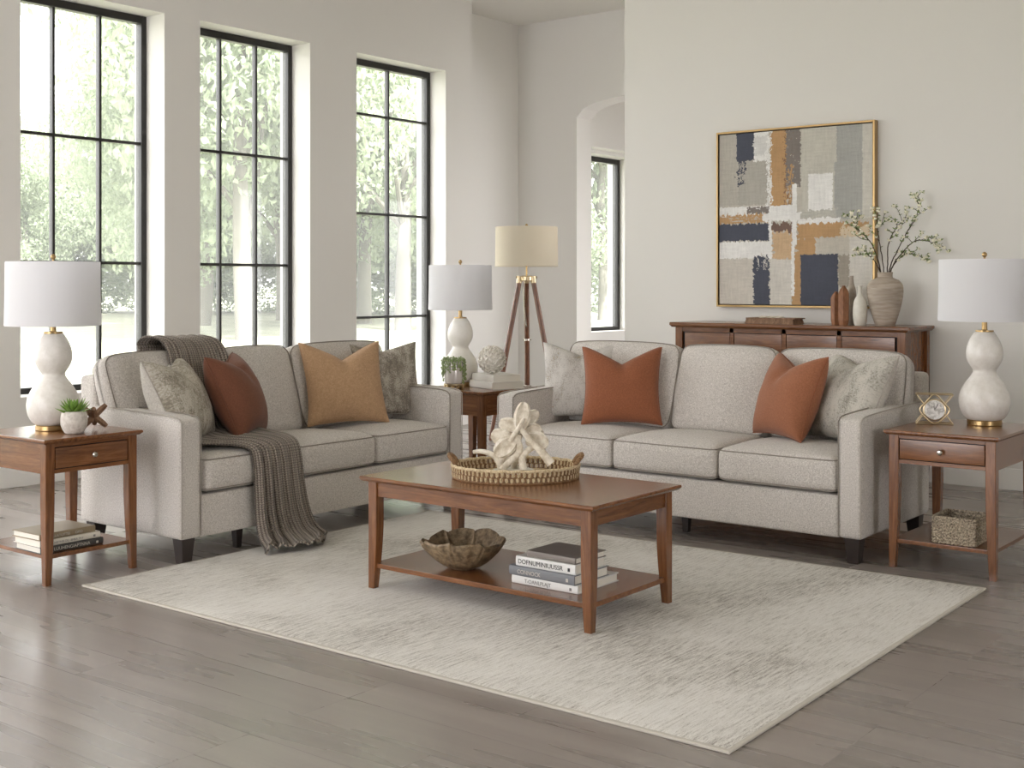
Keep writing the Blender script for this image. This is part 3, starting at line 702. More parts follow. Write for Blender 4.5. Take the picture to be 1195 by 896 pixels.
# ------------------------------------------------------------------ sideboard and what stands on it
def sideboard():
    yr, yl, xf, xb, h = 2.742, 4.33, 7.355, 7.775, .985
    t = thing('sideboard', 'long reddish-brown wooden sideboard behind the right sofa under the painting', 'sideboard', (xf, yr, 0))
    L, D = yl-yr, xb-xf
    bm = new(); rings = []
    for (i, z) in ((.012, h-.032), (.004, h-.022), (0, h-.018), (0, h-.004), (.004, h)):
        rings.append([(-.03+i, -.03+i, z), (D-i, -.03+i, z), (D-i, L+.03-i, z), (-.03+i, L+.03-i, z)])
    loft(bm, rings); obj('sideboard_top', bm, 'cherry_along_y', t, angle=25)
    z0 = .09; hb = h-.032
    bm = new(); box(bm, .022, D-.01, .02, L-.02, z0, hb); obj('carcass', bm, 'cherry_upright', t, smooth=False)
    for (x, y) in ((0, 0), (0, L-.05), (D-.05, 0), (D-.05, L-.05)):
        bm = new(); prism(bm, [(x+.008, y+.008, 0), (x+.042, y+.008, 0), (x+.042, y+.042, 0), (x+.008, y+.042, 0)], [(x, y, z0+.02), (x+.05, y, z0+.02), (x+.05, y+.05, z0+.02), (x, y+.05, z0+.02)])
        box(bm, x, x+.05, y, y+.05, z0+.02, hb, bev=.002); obj('post', bm, 'cherry_upright', t, smooth=False)
    bm = new()
    n = 4; w = (L-.1)/n
    for z in (z0+.005, .72, hb-.03): box(bm, .006, .022, .05, L-.05, z, z+.03)
    for k in range(1, n): box(bm, .006, .022, .05+w*k-.014, .05+w*k+.014, z0+.01, hb)
    obj('face_frame', bm, 'cherry_along_y', t, smooth=False)
    bm = new(); box(bm, .0205, .0225, .05, L-.05, z0+.03, hb-.01); obj('shadow_gap', bm, 'gap_dark', t, smooth=False)
    for k in range(n):
        a, b = .05+w*k+.018, .05+w*(k+1)-.018
        bm = new(); box(bm, .008, .022, a, b, .755, hb-.035, bev=.003); d = obj('drawer', bm, 'cherry_along_y', t, angle=30)
        bm = new(); lathe(bm, [(.004,0),(.004,.01),(.011,.018),(.012,.024),(.007,.03),(0,.031)], 16); bmesh.ops.rotate(bm, verts=bm.verts, matrix=Matrix.Rotation(R(-90), 3, 'Y')); bmesh.ops.translate(bm, verts=bm.verts, vec=(.01, (a+b)/2, .80)); obj('knob', bm, 'nickel', d)
        bm = new(); box(bm, .008, .022, a, b, z0+.04, .715, bev=.003); d = obj('door', bm, 'cherry_upright', t, angle=30)
        bm = new(); lathe(bm, [(.004,0),(.004,.01),(.011,.018),(.012,.024),(.007,.03),(0,.031)], 16); bmesh.ops.rotate(bm, verts=bm.verts, matrix=Matrix.Rotation(R(-90), 3, 'Y')); bmesh.ops.translate(bm, verts=bm.verts, vec=(.01, b-.03 if k % 2 else a+.03, .5)); obj('knob', bm, 'nickel', d)
sideboard()
def vessel(name, label, cat, loc, prof, mat, seg=40, fn=None, group=None, inner=.006, sub=4):
    sp = spline([(r, 0, z) for r, z in prof], sub); pr = [(max(p.x, .001), p.z) for p in sp]
    top = pr[-1]; ins = [(max(r-inner, .002), z) for r, z in reversed(pr)]
    k = [q for q in ins if q[1] > prof[0][1]+.01]
    bm = new(); lathe(bm, [(0.001, pr[0][1])]+pr+k+[(.001, k[-1][1])], seg, fn=fn)
    o = obj(name, bm, mat); o.location = loc; tag(o, label, cat, group); return o
ZS = .985; GV = 'vases and bottles on the sideboard'
vessel('clay_vase', 'round ribbed taupe clay vase holding blossom branches on the sideboard', 'vase', (7.53, 2.935, ZS), [(.058,0),(.066,.02),(.088,.09),(.104,.16),(.110,.215),(.106,.25),(.088,.278),(.060,.292),(.047,.300),(.045,.315),(.047,.332)], 'ribbed_clay', 48, group=GV)
vessel('ceramic_bottle', 'small cream ceramic bottle between the tall bottle and the round vase', 'bottle', (7.46, 3.068, ZS), [(.032,0),(.038,.015),(.044,.06),(.044,.11),(.036,.155),(.020,.185),(.013,.205),(.0125,.235),(.015,.248)], 'cream_ceramic', 32, group=GV, inner=.004)
vessel('ceramic_bottle', 'tall slender taupe bottle behind the small cream bottle', 'bottle', (7.56, 3.165, ZS), [(.026,0),(.030,.02),(.032,.10),(.031,.17),(.025,.225),(.015,.262),(.0125,.285),(.013,.31)], 'taupe_clay', 32, group=GV, inner=.004)
def facet(name, label, loc, h, r, rz):
    bm = new(); rings = []
    for (rr, z) in ((.82, 0), (1, .03), (1, h*.80), (.72, h*.90), (.34, h*.965), (.30, h)):
        rings.append([(rr*r*cos(2*pi*i/6+rz), rr*r*sin(2*pi*i/6+rz), z) for i in range(6)])
    loft(bm, rings); o = obj(name, bm, 'brown_carved', smooth=False); o.location = loc; tag(o, label, 'bottle', 'faceted wooden bottles on the sideboard')
facet('wooden_bottle', 'taller brown faceted wooden bottle on the sideboard', (7.46, 3.175, ZS), .248, .036, .3)
facet('wooden_bottle', 'shorter brown faceted wooden bottle peeking out left of the taller one', (7.545, 3.262, ZS), .21, .034, .1)
def carved_box():
    t = thing('carved_wooden_box', 'flat weathered wooden box with carved knots on its lid, left end of sideboard', 'box', (7.50, 3.67, ZS), R(0))
    bm = new(); rings = []
    for (a, z) in ((0, 0), (.004, .006), (.010, .03)): rings.append([(-.085+a, -.175+a, z), (.085-a, -.175+a, z), (.085-a, .175-a, z), (-.085+a, .175-a, z)])
    loft(bm, rings); obj('box_body', bm, 'weathered_wood', t, smooth=False)
    bm = new(); box(bm, -.082, .082, -.18, .165, .030, .038, bev=.002); obj('lid', bm, 'weathered_wood', t, smooth=False)
    for y in (.06, 0.0, -.05):
        bm = new(); tube(bm, [(-.03+.025*cos(a/12*2*pi), y+.028*sin(a/12*2*pi), .042+.003*sin(a/12*4*pi)) for a in range(12)], .005, 6, True); obj('carved_knot', bm, 'whitewashed_wood', t)
carved_box()
# blossom branches: each one is its own thing (local frame: x = to the right in the room view, z up)
def branch(label, pts, twigs, seed, rad=.0042):
    rr = random.Random(seed); base = Vector((7.53, 2.935, ZS+.30)); rt = Vector((sin(R(YAW)), -cos(R(YAW)), 0)); fw = Vector((cos(R(YAW)), sin(R(YAW)), 0))
    W = lambda p: rt*p[0]+fw*p[1]+Vector((0,0,p[2]))
    t = thing('blossom_branch', label, 'branch', base, 0, 'blossom branches in the round clay vase')
    main = spline([W(p) for p in pts], 8); n = len(main)
    bm = new(); tube(bm, [p+Vector((rr.uniform(-1,1), rr.uniform(-1,1), rr.uniform(-1,1)))*.0016 for p in main], [rad*(1-.65*i/n) for i in range(n)], 6)
    twigs = list(twigs)+[(rr.uniform(.45,.95), rr.uniform(-.07,.07), rr.uniform(-.04,.04), rr.uniform(.01,.07)) for _ in range(4)]
    tips = [(main[-1], main[-1]-main[-3])]; sites = [(p, main[min(i+1, n-1)]-main[i-1]) for i, p in enumerate(main) if i > n*.38 and i % 2 == 0]
    for (f, dx, dy, dz) in twigs:
        a = main[int(f*(n-1))]; d = W((dx, dy, dz)); mid = a+d*.5+W((0, 0, .02*rr.uniform(-1, 1))); tp = spline([a, mid, a+d], 5)
        tube(bm, tp, [rad*.5*(1-.5*i/len(tp)) for i in range(len(tp))], 5); tips.append((tp[-1], d)); sites += [(tp[i], d) for i in range(3, len(tp), 2)]
    obj('twig', bm, 'stem_brown', t)
    lb = new(); fb = new()
    for (p, d) in sites+tips:
        for _ in range(rr.choice((1, 2, 2, 3))):
            v = Vector((rr.uniform(-1,1), rr.uniform(-1,1), rr.uniform(-.3,1))).normalized(); L = rr.uniform(.014, .026); side = v.cross(Vector((rr.uniform(-1,1), rr.uniform(-1,1), rr.uniform(-1,1)))).normalized()
            q = [p, p+v*L*.4+side*L*.26, p+v*L, p+v*L*.4-side*L*.26]; q2 = [x+v.cross(side)*.0008 for x in q]
            a = [lb.verts.new(x) for x in q]; b = [lb.verts.new(x) for x in q2]; lb.faces.new(a); lb.faces.new(b)
            for i in range(4): lb.faces.new((a[i], a[(i+1)%4], b[(i+1)%4], b[i]))
    for (p, d) in tips+[s for s in sites if rr.random() < .30]:
        c = p+Vector((rr.uniform(-1,1), rr.uniform(-1,1), rr.uniform(-1,1)))*.004; r0 = rr.uniform(.006, .0115)
        mm = Matrix.Translation(c)
        bmesh.ops.create_icosphere(fb, subdivisions=1, radius=r0, matrix=mm)
        for k in range(4):
            a = rr.uniform(0, 6.28); bmesh.ops.create_icosphere(fb, subdivisions=1, radius=r0*.7, matrix=Matrix.Translation(c+Vector((cos(a), sin(a), rr.uniform(-.6,.6)))*r0*.8))
    tag_l = obj('leaves', lb, 'leaf_green', t, smooth=False); obj('blossom', fb, 'bud_white', t)
branch('leftmost low blossom branch bending over the brown bottles', [(-.01,0,-.12),(-.02,0,.0),(-.07,-.02,.10),(-.13,-.03,.14),(-.20,-.02,.135)], [(.7,-.02,0,.06),(.85,-.04,0,.03)], 1)
branch('blossom branch arching left across the middle of the painting', [(-.005,0,-.12),(-.03,0,.05),(-.08,-.02,.19),(-.14,-.04,.26),(-.20,-.05,.32),(-.22,-.05,.40)], [(.5,-.10,0,.05),(.65,-.10,0,.06),(.8,.02,0,.09),(.9,-.05,0,.02)], 2)
branch('upright blossom branch in front of the painting\'s gold frame edge', [(0,0,-.12),(-.01,.0,.06),(-.035,0,.22),(-.05,0,.33),(-.04,.0,.43)], [(.5,-.07,0,.10),(.7,.05,0,.10),(.85,-.03,0,.06)], 3)
branch('blossom branch leaning slightly right of the frame, forking near its top', [(.005,0,-.12),(.015,0,.08),(.02,0,.20),(.07,.02,.30),(.125,.02,.36),(.14,.02,.41)], [(.6,.09,0,.07),(.75,-.05,0,.10),(.85,.06,0,-.02)], 4)
branch('tallest blossom branch rising up to the right', [(.005,0,-.12),(.03,0,.06),(.08,0,.17),(.13,.0,.27),(.19,0,.37),(.215,0,.47),(.19,0,.52)], [(.55,.05,0,.09),(.7,.08,0,.05),(.8,-.05,0,.07),(.92,.03,0,.03)], 5)
branch('rightmost blossom branch arching over and drooping at its tip', [(.01,0,-.12),(.04,0,.05),(.09,-.02,.14),(.17,-.03,.22),(.25,-.03,.225),(.31,-.03,.19),(.325,-.02,.16)], [(.6,.12,0,.0),(.75,.10,0,-.05),(.5,.05,0,.06)], 6)
branch('low blossom branch running right below the arching one', [(.01,0,-.12),(.035,.02,.03),(.09,.03,.11),(.16,.04,.15),(.235,.04,.13),(.29,.04,.10)], [(.6,.06,0,.03),(.8,.05,0,-.03)], 7)
# ------------------------------------------------------------------ books
def book(label, loc, rz, L, D, T, mat, title=None, ink='ink_black', tsize=None, group=None, spine='front', mark=False, tx=.08):
    """local: spine along x 0..L at y=0 (front), pages reach back to y=D; z 0..T"""
    t = thing('book', label, 'book', loc, rz, group)
    c = .0028
    bm = new(); box(bm, 0, L, 0, D, 0, c); box(bm, 0, L, 0, D, T-c, T)
    n = 7; prof = []
    for i in range(n+1):
        a = -pi/2+pi*i/n; prof.append((-.004*cos(a), T/2+T/2*sin(a)))
    o_ = [[(x, y, z) for y, z in prof]+[(x, c, z) for y, z in reversed(prof)] for x in (0, L)]
    loft(bm, o_); obj('cover', bm, mat, t, smooth=False)
    bm = new(); box(bm, .005, L-.005, c, D-.006, c, T-c); obj('pages', bm, 'paper', t, smooth=False)
    if title:
        cu = bpy.data.curves.new('spine_title', 'FONT'); cu.body = title; cu.size = tsize or T*.62; cu.extrude = .0003
        o = bpy.data.objects.new('spine_title', cu); C.objects.link(o); o.parent = t; o.rotation_euler = (R(90), 0, 0); o.location = (L*tx, -.0048, T*.27); cu.materials.append(M[ink])
        me = bpy.data.meshes.new_from_object(o.evaluated_get(bpy.context.evaluated_depsgraph_get())); o2 = bpy.data.objects.new('spine_title', me); C.objects.link(o2); o2.parent = t; o2.rotation_euler = o.rotation_euler; o2.location = o.location
        bpy.data.objects.remove(o); o2.name = 'spine_title'
        if mark:
            bm = new(); box(bm, L*.88, L*.88+.010, -.0052, -.004, T*.28, T*.62, bev=.001); obj('spine_mark', bm, ink, t, smooth=False)
    return t
GB = 'books on the coffee table shelf'; ZB = .1135
# spines face the camera side (-X): local x runs along -Y
bz = ZB
book('white book at the bottom of the stack on the coffee table shelf', (3.735, 2.912, bz), R(-90), .305, .27, .031, 'book_white', 'T-OANLPLAJT', 'ink_grey', .020, GB, mark=True, tx=.2); bz += .031
book('slate grey book, second from the bottom on the coffee table shelf', (3.732, 2.922, bz), R(-91), .305, .22, .036, 'book_slate', 'CONNOCK', 'ink_pale', .021, GB, mark=True, tx=.13); bz += .036
book('white book with large dark title under the top book of the shelf stack', (3.738, 2.895, bz), R(-90), .275, .20, .037, 'book_white', 'DOFNUMINIUUSSR', 'ink_black', .0245, GB, mark=True, tx=.04); bz += .037
book('small taupe-grey book on top of the stack on the coffee table shelf', (3.752, 2.852, bz), R(-92), .228, .19, .024, 'book_taupe', None, group=GB)
GL = 'books on the left end table shelf'; bz = .1255
book('charcoal book at the bottom of the left end table stack', (2.868, 4.712, bz), R(-1), .292, .20, .028, 'book_charcoal', 'LUUHENGIAPTNNA', 'ink_pale', .019, GL, mark=True, tx=.2); bz += .028
book('pale grey book in the middle of the left end table stack', (2.866, 4.715, bz), R(0), .284, .20, .026, 'book_cream', 'UARTNELOU  BMRA PAY', 'ink_grey', .013, GL, mark=True, tx=.2); bz += .026
book('olive-tan book on top of the left end table stack', (2.868, 4.720, bz), R(1.5), .266, .20, .026, 'book_olive', 'LLUATUITTEI      OPIO', 'ink_pale', .015, GL, tx=.2)
GM = 'white books under the textured ball'
book('lower white book under the textured ball on the corner end table', (5.967, 4.987, .6055), R(-112), .29, .225, .043, 'book_ivory', group=GM)
book('upper white book directly under the textured ball', (5.966, 4.965, .6488), R(-111), .26, .20, .042, 'book_ivory', group=GM)
# ------------------------------------------------------------------ coffee table things
CTZ = .467; A0 = R(YAW)
rt = Vector((sin(A0), -cos(A0), 0)); fw = Vector((cos(A0), sin(A0), 0))
def tray():
    ctr = Vector((3.975, 3.082, CTZ+.0008)); t = thing('woven_tray', 'oval woven rattan tray with two handles on the coffee table', 'tray', ctr, A0-pi/2)
    a, b, h = .255, .208, .052; N = 150
    E = lambda ang, k, z: (a*k*cos(ang), b*k*sin(ang), z)
    bm = new(); ringz = []
    for (k, z) in ((.0, .0), (.93, 0), (.97, .004), (.97, .008), (.0, .008)): ringz.append([E(2*pi*i/64, max(k, .002), z) for i in range(64)])
    loft(bm, ringz); obj('tray_bottom', bm, 'rattan_pale', t)
    # wall: two bands of upright canes, alternately pale and brown
    for (nm, z0, z1, off) in (('lower_canes', .003, .026, 0), ('upper_canes', .027, .049, .5)):
        bm = new()
        for i in range(N):
            ang = 2*pi*(i+off)/N; k0, k1 = .985+.01*(z0 > .01), .995+.01*(z0 > .01)
            tube(bm, [E(ang, k0, z0), E(ang+.004, k0*.5+k1*.5+.006, (z0+z1)/2), E(ang, k1, z1)], .0042, 6, mi=i % 2 if z0 > .01 else (1 if i % 2 else 0))
        o = obj(nm, bm, ['rattan_brown', 'rattan_pale'], t)
    for (k, z, r_, mm) in ((.985, .004, .006, 'rattan_brown'), (.998, .0265, .0035, 'rattan_brown'), (1.005, .051, .0065, 'rattan_pale')):
        bm = new(); tube(bm, [E(2*pi*i/96, k, z+.0015*sin(i*pi/2)) for i in range(96)], r_, 8, True); obj('rim_band', bm, mm, t)
    for s in (-1, 1):
        pts = spline([(s*.235, -.055, .05), (s*.252, -.052, .075), (s*.266, -.03, .088), (s*.268, 0, .09), (s*.266, .03, .088), (s*.252, .052, .075), (s*.235, .055, .05)], 6)
        bm = new(); tube(bm, pts, .0085, 10); 
        ptsw = []
        P_ = pts
        for i, p in enumerate(P_):
            ptsw.append(p+Vector((.0085*cos(i*1.3)*.6, 0, .0085*sin(i*1.3)*.6)))
        tube(bm, ptsw, .004, 6); obj('handle', bm, 'rattan_brown', t)
tray()
def sculpture():
    # white-washed carved knot: lobes and struts laid out in a plane roughly facing the room
    ctr = Vector((4.035, 3.14, CTZ+.0105)); t = thing('carved_knot_sculpture', 'whitewashed carved wood knot sculpture with leaf-like lobes standing in the tray', 'sculpture', ctr, 0)
    K = 6.64*272
    def Q(px, py, dpt=0): return rt*((px-590)/K)+fw*dpt+Vector((0,0,(578-py)/K))
    def lobe(p0, p1, w, d0=0, d1=0, tk=.013):
        a, b = Q(*p0, d0), Q(*p1, d1); ax = (b-a); L = ax.length; ax.normalize(); sd = ax.cross(fw).normalized(); nr = -sd.cross(ax); nr = nr if nr.dot(fw) < 0 else -nr
        bm = new(); NU, NW = 18, 14; top, bot = [], []
        for i in range(NU+1):
            u = i/NU; ww = 1.2*w/K/2*max(.0, sin(pi*min(1, u*.80+.14)))**.6*(1 if u < .92 else math.sqrt(max(0, 1-((u-.92)/.08)**2)))
            ww = max(ww, .0006); rT, rB = [], []
            for j in range(NW+1):
                v = 2*j/NW-1; e = math.sqrt(max(0, 1-v*v))
                hgt = tk*(.45*e+.55*math.exp(-((abs(v)-.72)/.2)**2)*(1 if ww > .004 else .3)) - tk*.25*math.exp(-(v/.35)**2)
                taper = min(1, ww/(w/K/2)*1.3); rT.append(bm.verts.new(a+ax*L*u+sd*ww*v+nr*hgt*taper)); rB.append(rT[-1] if j in (0, NW) else bm.verts.new(a+ax*L*u+sd*ww*v-nr*tk*.8*e*taper))
            top.append(rT); bot.append(rB)
        for g in (top, bot):
            for i in range(NU):
                for j in range(NW):
                    try: bm.faces.new((g[i][j], g[i+1][j], g[i+1][j+1], g[i][j+1]))
                    except ValueError: pass
        return bm
    lobes = [((640,262),(672,62),104,0,-.0,.014), ((645,255),(775,135),92,.02,.03,.013), ((640,262),(480,222),100,.01,.03,.013), ((640,262),(800,272),90,.02,.02,.012),
             ((575,355),(424,300),112,0,.02,.014), ((590,345),(455,455),120,-.01,-.01,.014), ((690,330),(850,380),120,.01,.0,.014), ((660,300),(818,300),90,.03,.03,.013)]
    for L_ in lobes: obj('leaf_lobe', lobe(*L_), 'whitewashed_wood', t, angle=60)
    def strut(pts, r, dps):
        bm = new(); sp = spline([Q(x, y, d) for (x, y), d in zip(pts, dps)], 8); n = len(sp)
        rr = [r[0]+(r[1]-r[0])*i/(n-1) for i in range(n)]; tube(bm, sp, [v/K for v in rr], 12, flat=.75, up=fw); return bm
    struts = [([(665,180),(630,250),(560,350)],(14,20),(-.018,-.02,-.015)), ([(630,240),(700,330),(790,420),(868,515)],(16,34),(-.012,-.02,-.02,-.03)),
              ([(600,300),(635,400),(620,450),(540,520),(500,560)],(28,22),(0,-.01,-.01,-.02,-.03)), ([(630,300),(610,390),(600,470),(595,560)],(30,26),(0,.01,.02,.035)),
              ([(745,395),(690,430),(655,480),(665,562)],(20,30),(.0,-.005,-.01,-.015)), ([(590,380),(530,430),(500,500),(495,562)],(22,26),(0,0,0,.01)),
              ([(495,540),(455,470),(400,440),(340,432),(292,440)],(24,15),(0,.0,.0,.01,.02)), ([(520,520),(575,480),(640,480)],(26,26),(.01,0,0))]
    for s_ in struts: obj('strut', strut(s_[0], s_[1], s_[2]), 'whitewashed_wood', t)
    bm = new(); lathe(bm, [(0,-.001),(.085,-.001),(.088,.004),(.083,.008),(0,.008)], 40); obj('foot_plate', bm, 'cream_ceramic', t, angle=30)
sculpture()
def leaf_bowl():
    ctr = (3.80, 3.21, .1145); bm = new(); SG = 160; rings = []
    lobes = [(0.0, .020), (.75, .010), (1.35, .026), (2.15, .012), (2.75, .024), (3.45, .015), (4.1, .022), (4.75, .009), (5.5, .024)]
    def rim(a):                     # pointed leaf tips with folds between them
        v = 0
        for c_, h_ in lobes:
            d = abs((a-c_+pi) % (2*pi)-pi); v = max(v, (.55+h_*18)*max(0, 1-(d/.44)**1.15))
        return v
    prof = [(.0,.0),(.28,0),(.32,.006),(.46,.014),(.62,.032),(.76,.056),(.88,.078),(.96,.097),(1.0,.108)]
    def P_(a, k, z, off):
        f_ = rim(a); fold = math.exp(-((f_)/.18)**2)
        gr = 1+.09*(f_-.5)*k**4-.06*fold*k**1.5+.012*k*sin(a*26)+.03*k**3*sin(a*3+1); fl = .026*k**5*(f_-.5)+.010*k**3*sin(a*2+.7); r_ = .168*k*gr+off+.0035*k*noise.noise(Vector((cos(a)*9, sin(a)*9, k*2)))
        tw = a+.10*k**3*sin(a*8)
        return (r_*cos(tw), r_*sin(tw), z+fl)
    for k, z in prof: rings.append([P_(2*pi*i/SG, max(k, .004), z, 0) for i in range(SG)])
    for k, z in reversed(prof[2:]): rings.append([P_(2*pi*i/SG, k-.04, z+.008, 0) for i in range(SG)])
    rings.append([P_(2*pi*i/SG, .004, .012, 0) for i in range(SG)])
    loft(bm, rings); o = obj('leaf_bowl', bm, 'brown_bowl', angle=60); o.location = ctr
    tag(o, 'brown ruffled leaf-shaped bowl on the coffee table shelf', 'bowl')
leaf_bowl()
# ------------------------------------------------------------------ left end table things
def succulent():
    ctr = (3.058, 4.765, .605); t = thing('potted_succulent', 'small spiky green succulent in a round speckled stone pot beside the left lamp', 'potted plant', ctr)
    prof = [(.030,0),(.040,.006),(.052,.030),(.0555,.055),(.054,.078),(.049,.095),(.045,.095),(.046,.080)]
    sp = spline([(r, 0, z) for r, z in prof], 3); bm = new(); lathe(bm, [(.001,0)]+[(p.x, p.z) for p in sp]+[(.001,.080)], 40); obj('pot', bm, 'stone_pot', t)
    bm = new(); lathe(bm, [(0,.078),(.045,.078),(.045,.084),(0,.087)], 24); obj('soil', bm, 'soil', t)
    rr = random.Random(5)
    for ring_, (n, el, L) in enumerate(((10, 12, .072), (10, 34, .070), (8, 56, .062), (5, 78, .048))):
        for k in range(n):
            a = 2*pi*k/n+ring_*.3+rr.uniform(-.1,.1); e = R(el+rr.uniform(-8,8)); l = L*rr.uniform(.85,1.1)
            d = Vector((cos(a)*cos(e), sin(a)*cos(e), sin(e))); up = Vector((0,0,1)); p0 = Vector((0,0,.088))+Vector((cos(a), sin(a), 0))*.008
            pts = [p0+d*l*s_+up*l*.18*s_*s_ for s_ in (0,.25,.5,.75,1)]
            bm = new(); tube(bm, pts, [.006,.0098,.0095,.006,.0008], 7, flat=.45, up=(0,0,1)); obj('leaf', bm, 'succulent_green', t)
succulent()
def jack(loc, label):
    t = thing('wooden_jack', label, 'ornament', loc, R(-30))
    H_ = .060
    ax = [Vector((1,.15,.95)), Vector((-1,.15,.85)), Vector((.1,1,-.65))]; c = Vector((0,0,H_))
    for i, d in enumerate(ax):
        d = d.normalized()*.070; pts = [c-d+d*2*k/8 for k in range(9)]
        z = min(p.z for p in pts)
        bm = new(); tube(bm, pts, [.0105,.0135,.0145,.0155,.016,.0155,.0145,.0135,.0105], 6, up=(0,1,0)); obj('peg', bm, 'weathered_wood', t, angle=20)
jack((3.178, 4.80, .607), 'carved wooden jack ornament beside the potted succulent')
# ------------------------------------------------------------------ right end table things
def clock():
    ctr = (5.70, 1.99, .605); az = R(-68); t = thing('geometric_desk_clock', 'small gold wire-frame clock with marble dial beside the right lamp', 'clock', ctr, az)
    # local: x right, y back (front faces -y), z up
    w, h, d = .080, .136, .035
    def wire(pts, r=.0028, closed=True, name='wire_frame', mat='pale_gold'):
        bm = new(); tube(bm, pts, r, 8, closed); return obj(name, bm, mat, t)
    y0, y1 = -d, d
    for (a, b) in (((-w,y0,.003),(-w*.35,y0,h*.5)), ((-w*.35,y0,h*.5),(-w,y0,h)), ((w,y0,.003),(w*.35,y0,h*.5)), ((w*.35,y0,h*.5),(w,y0,h)), ((-w,y0,h),(w,y0,h)), ((-w,y0,.003),(w,y0,.003)),
                   ((-w,y1,h),(w,y1,h)), ((-w,y1,.003),(w,y1,.003)), ((-w,y0,.003),(-w,y1,.003)), ((w,y0,.003),(w,y1,.003)), ((-w,y0,h),(-w,y1,h)), ((w,y0,h),(w,y1,h)), ((-w,y1,.003),(-w*.35,y1,h*.5)), ((-w*.35,y1,h*.5),(-w,y1,h)), ((w,y1,.003),(w*.35,y1,h*.5)), ((w*.35,y1,h*.5),(w,y1,h))):
        wire([a, b], .0026, False)
    cz = h*.49
    dia = spline([(0,y0-.004,cz+.070), (.042,y0-.004,cz+.030), (.064,y0-.004,cz), (.042,y0-.004,cz-.034), (0,y0-.004,cz-.064), (-.042,y0-.004,cz-.034), (-.064,y0-.004,cz), (-.042,y0-.004,cz+.030)], 5, True)
    wire(dia, .0036, True, 'diamond_rim')
    bm = new(); lathe(bm, [(.047,0),(.050,.002),(.050,.012),(.045,.014),(.0,.014)], 40); bmesh.ops.rotate(bm, verts=bm.verts, matrix=Matrix.Rotation(R(90), 3, 'X')); bmesh.ops.translate(bm, verts=bm.verts, vec=(0, y0+.012, cz)); obj('clock_case', bm, 'pale_gold', t, angle=30)
    bm = new(); lathe(bm, [(0,0),(.044,0),(.044,.002),(0,.002)], 40); bmesh.ops.rotate(bm, verts=bm.verts, matrix=Matrix.Rotation(R(90), 3, 'X')); bmesh.ops.translate(bm, verts=bm.verts, vec=(0, y0-.002, cz)); f = obj('dial', bm, 'marble_dial', t, angle=30)
    for nm, ang, l in (('hour_hand', 100, .020), ('minute_hand', 60, .030)):
        bm = new(); tube(bm, [(0,y0-.0052,cz), (l*cos(R(ang)), y0-.0052, cz+l*sin(R(ang)))], .0016, 6); obj(nm, bm, 'ink_grey', f)
clock()
def basket():
    ctr = (5.486, 1.800, .125); t = thing('seagrass_basket', 'small rectangular seagrass basket on the lower shelf of the right end table', 'basket', ctr, R(2))
    W_, D, h = .205, .178, .118    # x, y
    hx, hy = W_/2, D/2; rows, per = 9, 64
    # path around the rounded rectangle
    path = rrect(W_, D, .012, 3, 13); n = len(path)
    import itertools
    bm = new()
    for r_ in range(rows):
        z = .008+r_*(h-.014)/(rows-1)
        L = 4
        pts = []; P2 = []
        for i, (x, y) in enumerate(path):
            for s_ in range(2):
                nx, ny = path[(i+1) % n]; P2.append((x+(nx-x)*s_/2, y+(ny-y)*s_/2))
        for ph in (0, pi):
            pts = []
            for i, (x, y) in enumerate(P2):
                an = i*pi/3+ph+r_*pi/2; k = 1+(.0032*cos(an))/hx
                pts.append((x*k, y*k, z+.0034*sin(an)))
            tube(bm, pts, .0048, 6, True)
    obj('woven_wall', bm, 'seagrass', t)
    bm = new(); box(bm, -hx+.004, hx-.004, -hy+.004, hy-.004, .002, .008); obj('basket_bottom', bm, 'seagrass', t, smooth=False)
basket()
# ------------------------------------------------------------------ corner end table things
def trailing():
    ctr = (5.775, 4.955, .6055); t = thing('trailing_pearls_plant', 'trailing string-of-pearls plant in a silvery pot on a gold stand, corner end table', 'potted plant', ctr)
    bm = new(); lathe(bm, [(.001,.028),(.045,.028),(.054,.036),(.057,.06),(.057,.150),(.054,.165),(.050,.168),(.047,.165),(.047,.155),(.001,.150)], 40); obj('pot', bm, 'mercury_glass', t)
    bm = new(); lathe(bm, [(.053,.024),(.062,.024),(.062,.032),(.053,.032),(.053,.024)], 40, cap=False)
    st = obj('stand', bm, 'pale_gold', t)
    for k in range(10):
        a = 2*pi*k/10; bm = new(); bmesh.ops.create_icosphere(bm, subdivisions=2, radius=.0125, matrix=Matrix.Translation((.052*cos(a), .052*sin(a), .0125))); obj('bead_foot', bm, 'brass', st)
    bm = new(); lathe(bm, [(0,.150),(.047,.150),(.047,.158),(0,.162)], 24); obj('soil', bm, 'soil', t)
    rr = random.Random(11)
    for k in range(26):
        a = 2*pi*k/26+rr.uniform(-.1,.1); camside = cos(a-(A0+pi)); drop = rr.uniform(.03,.06) if camside > .6 else rr.uniform(.05,.135)
        bm = new(); r0 = .03; pts = [(r0*cos(a), r0*sin(a), .168), (.055*cos(a), .055*sin(a), .186), (.067*cos(a), .067*sin(a), .170)]
        z = .170
        while z > .170-drop: z -= .013; pts.append((.069*cos(a+rr.uniform(-.07,.07)), .069*sin(a+rr.uniform(-.07,.07)), z))
        sp = spline(pts, 4); tube(bm, sp, .0011, 5)
        for p in sp[::2]:
            q = p+Vector((rr.uniform(-1,1), rr.uniform(-1,1), rr.uniform(-1,1)))*.006; bmesh.ops.create_icosphere(bm, subdivisions=1, radius=rr.uniform(.0045,.0068), matrix=Matrix.Translation(q))
        obj('trailing_strand', bm, 'bead_green', t)
trailing()
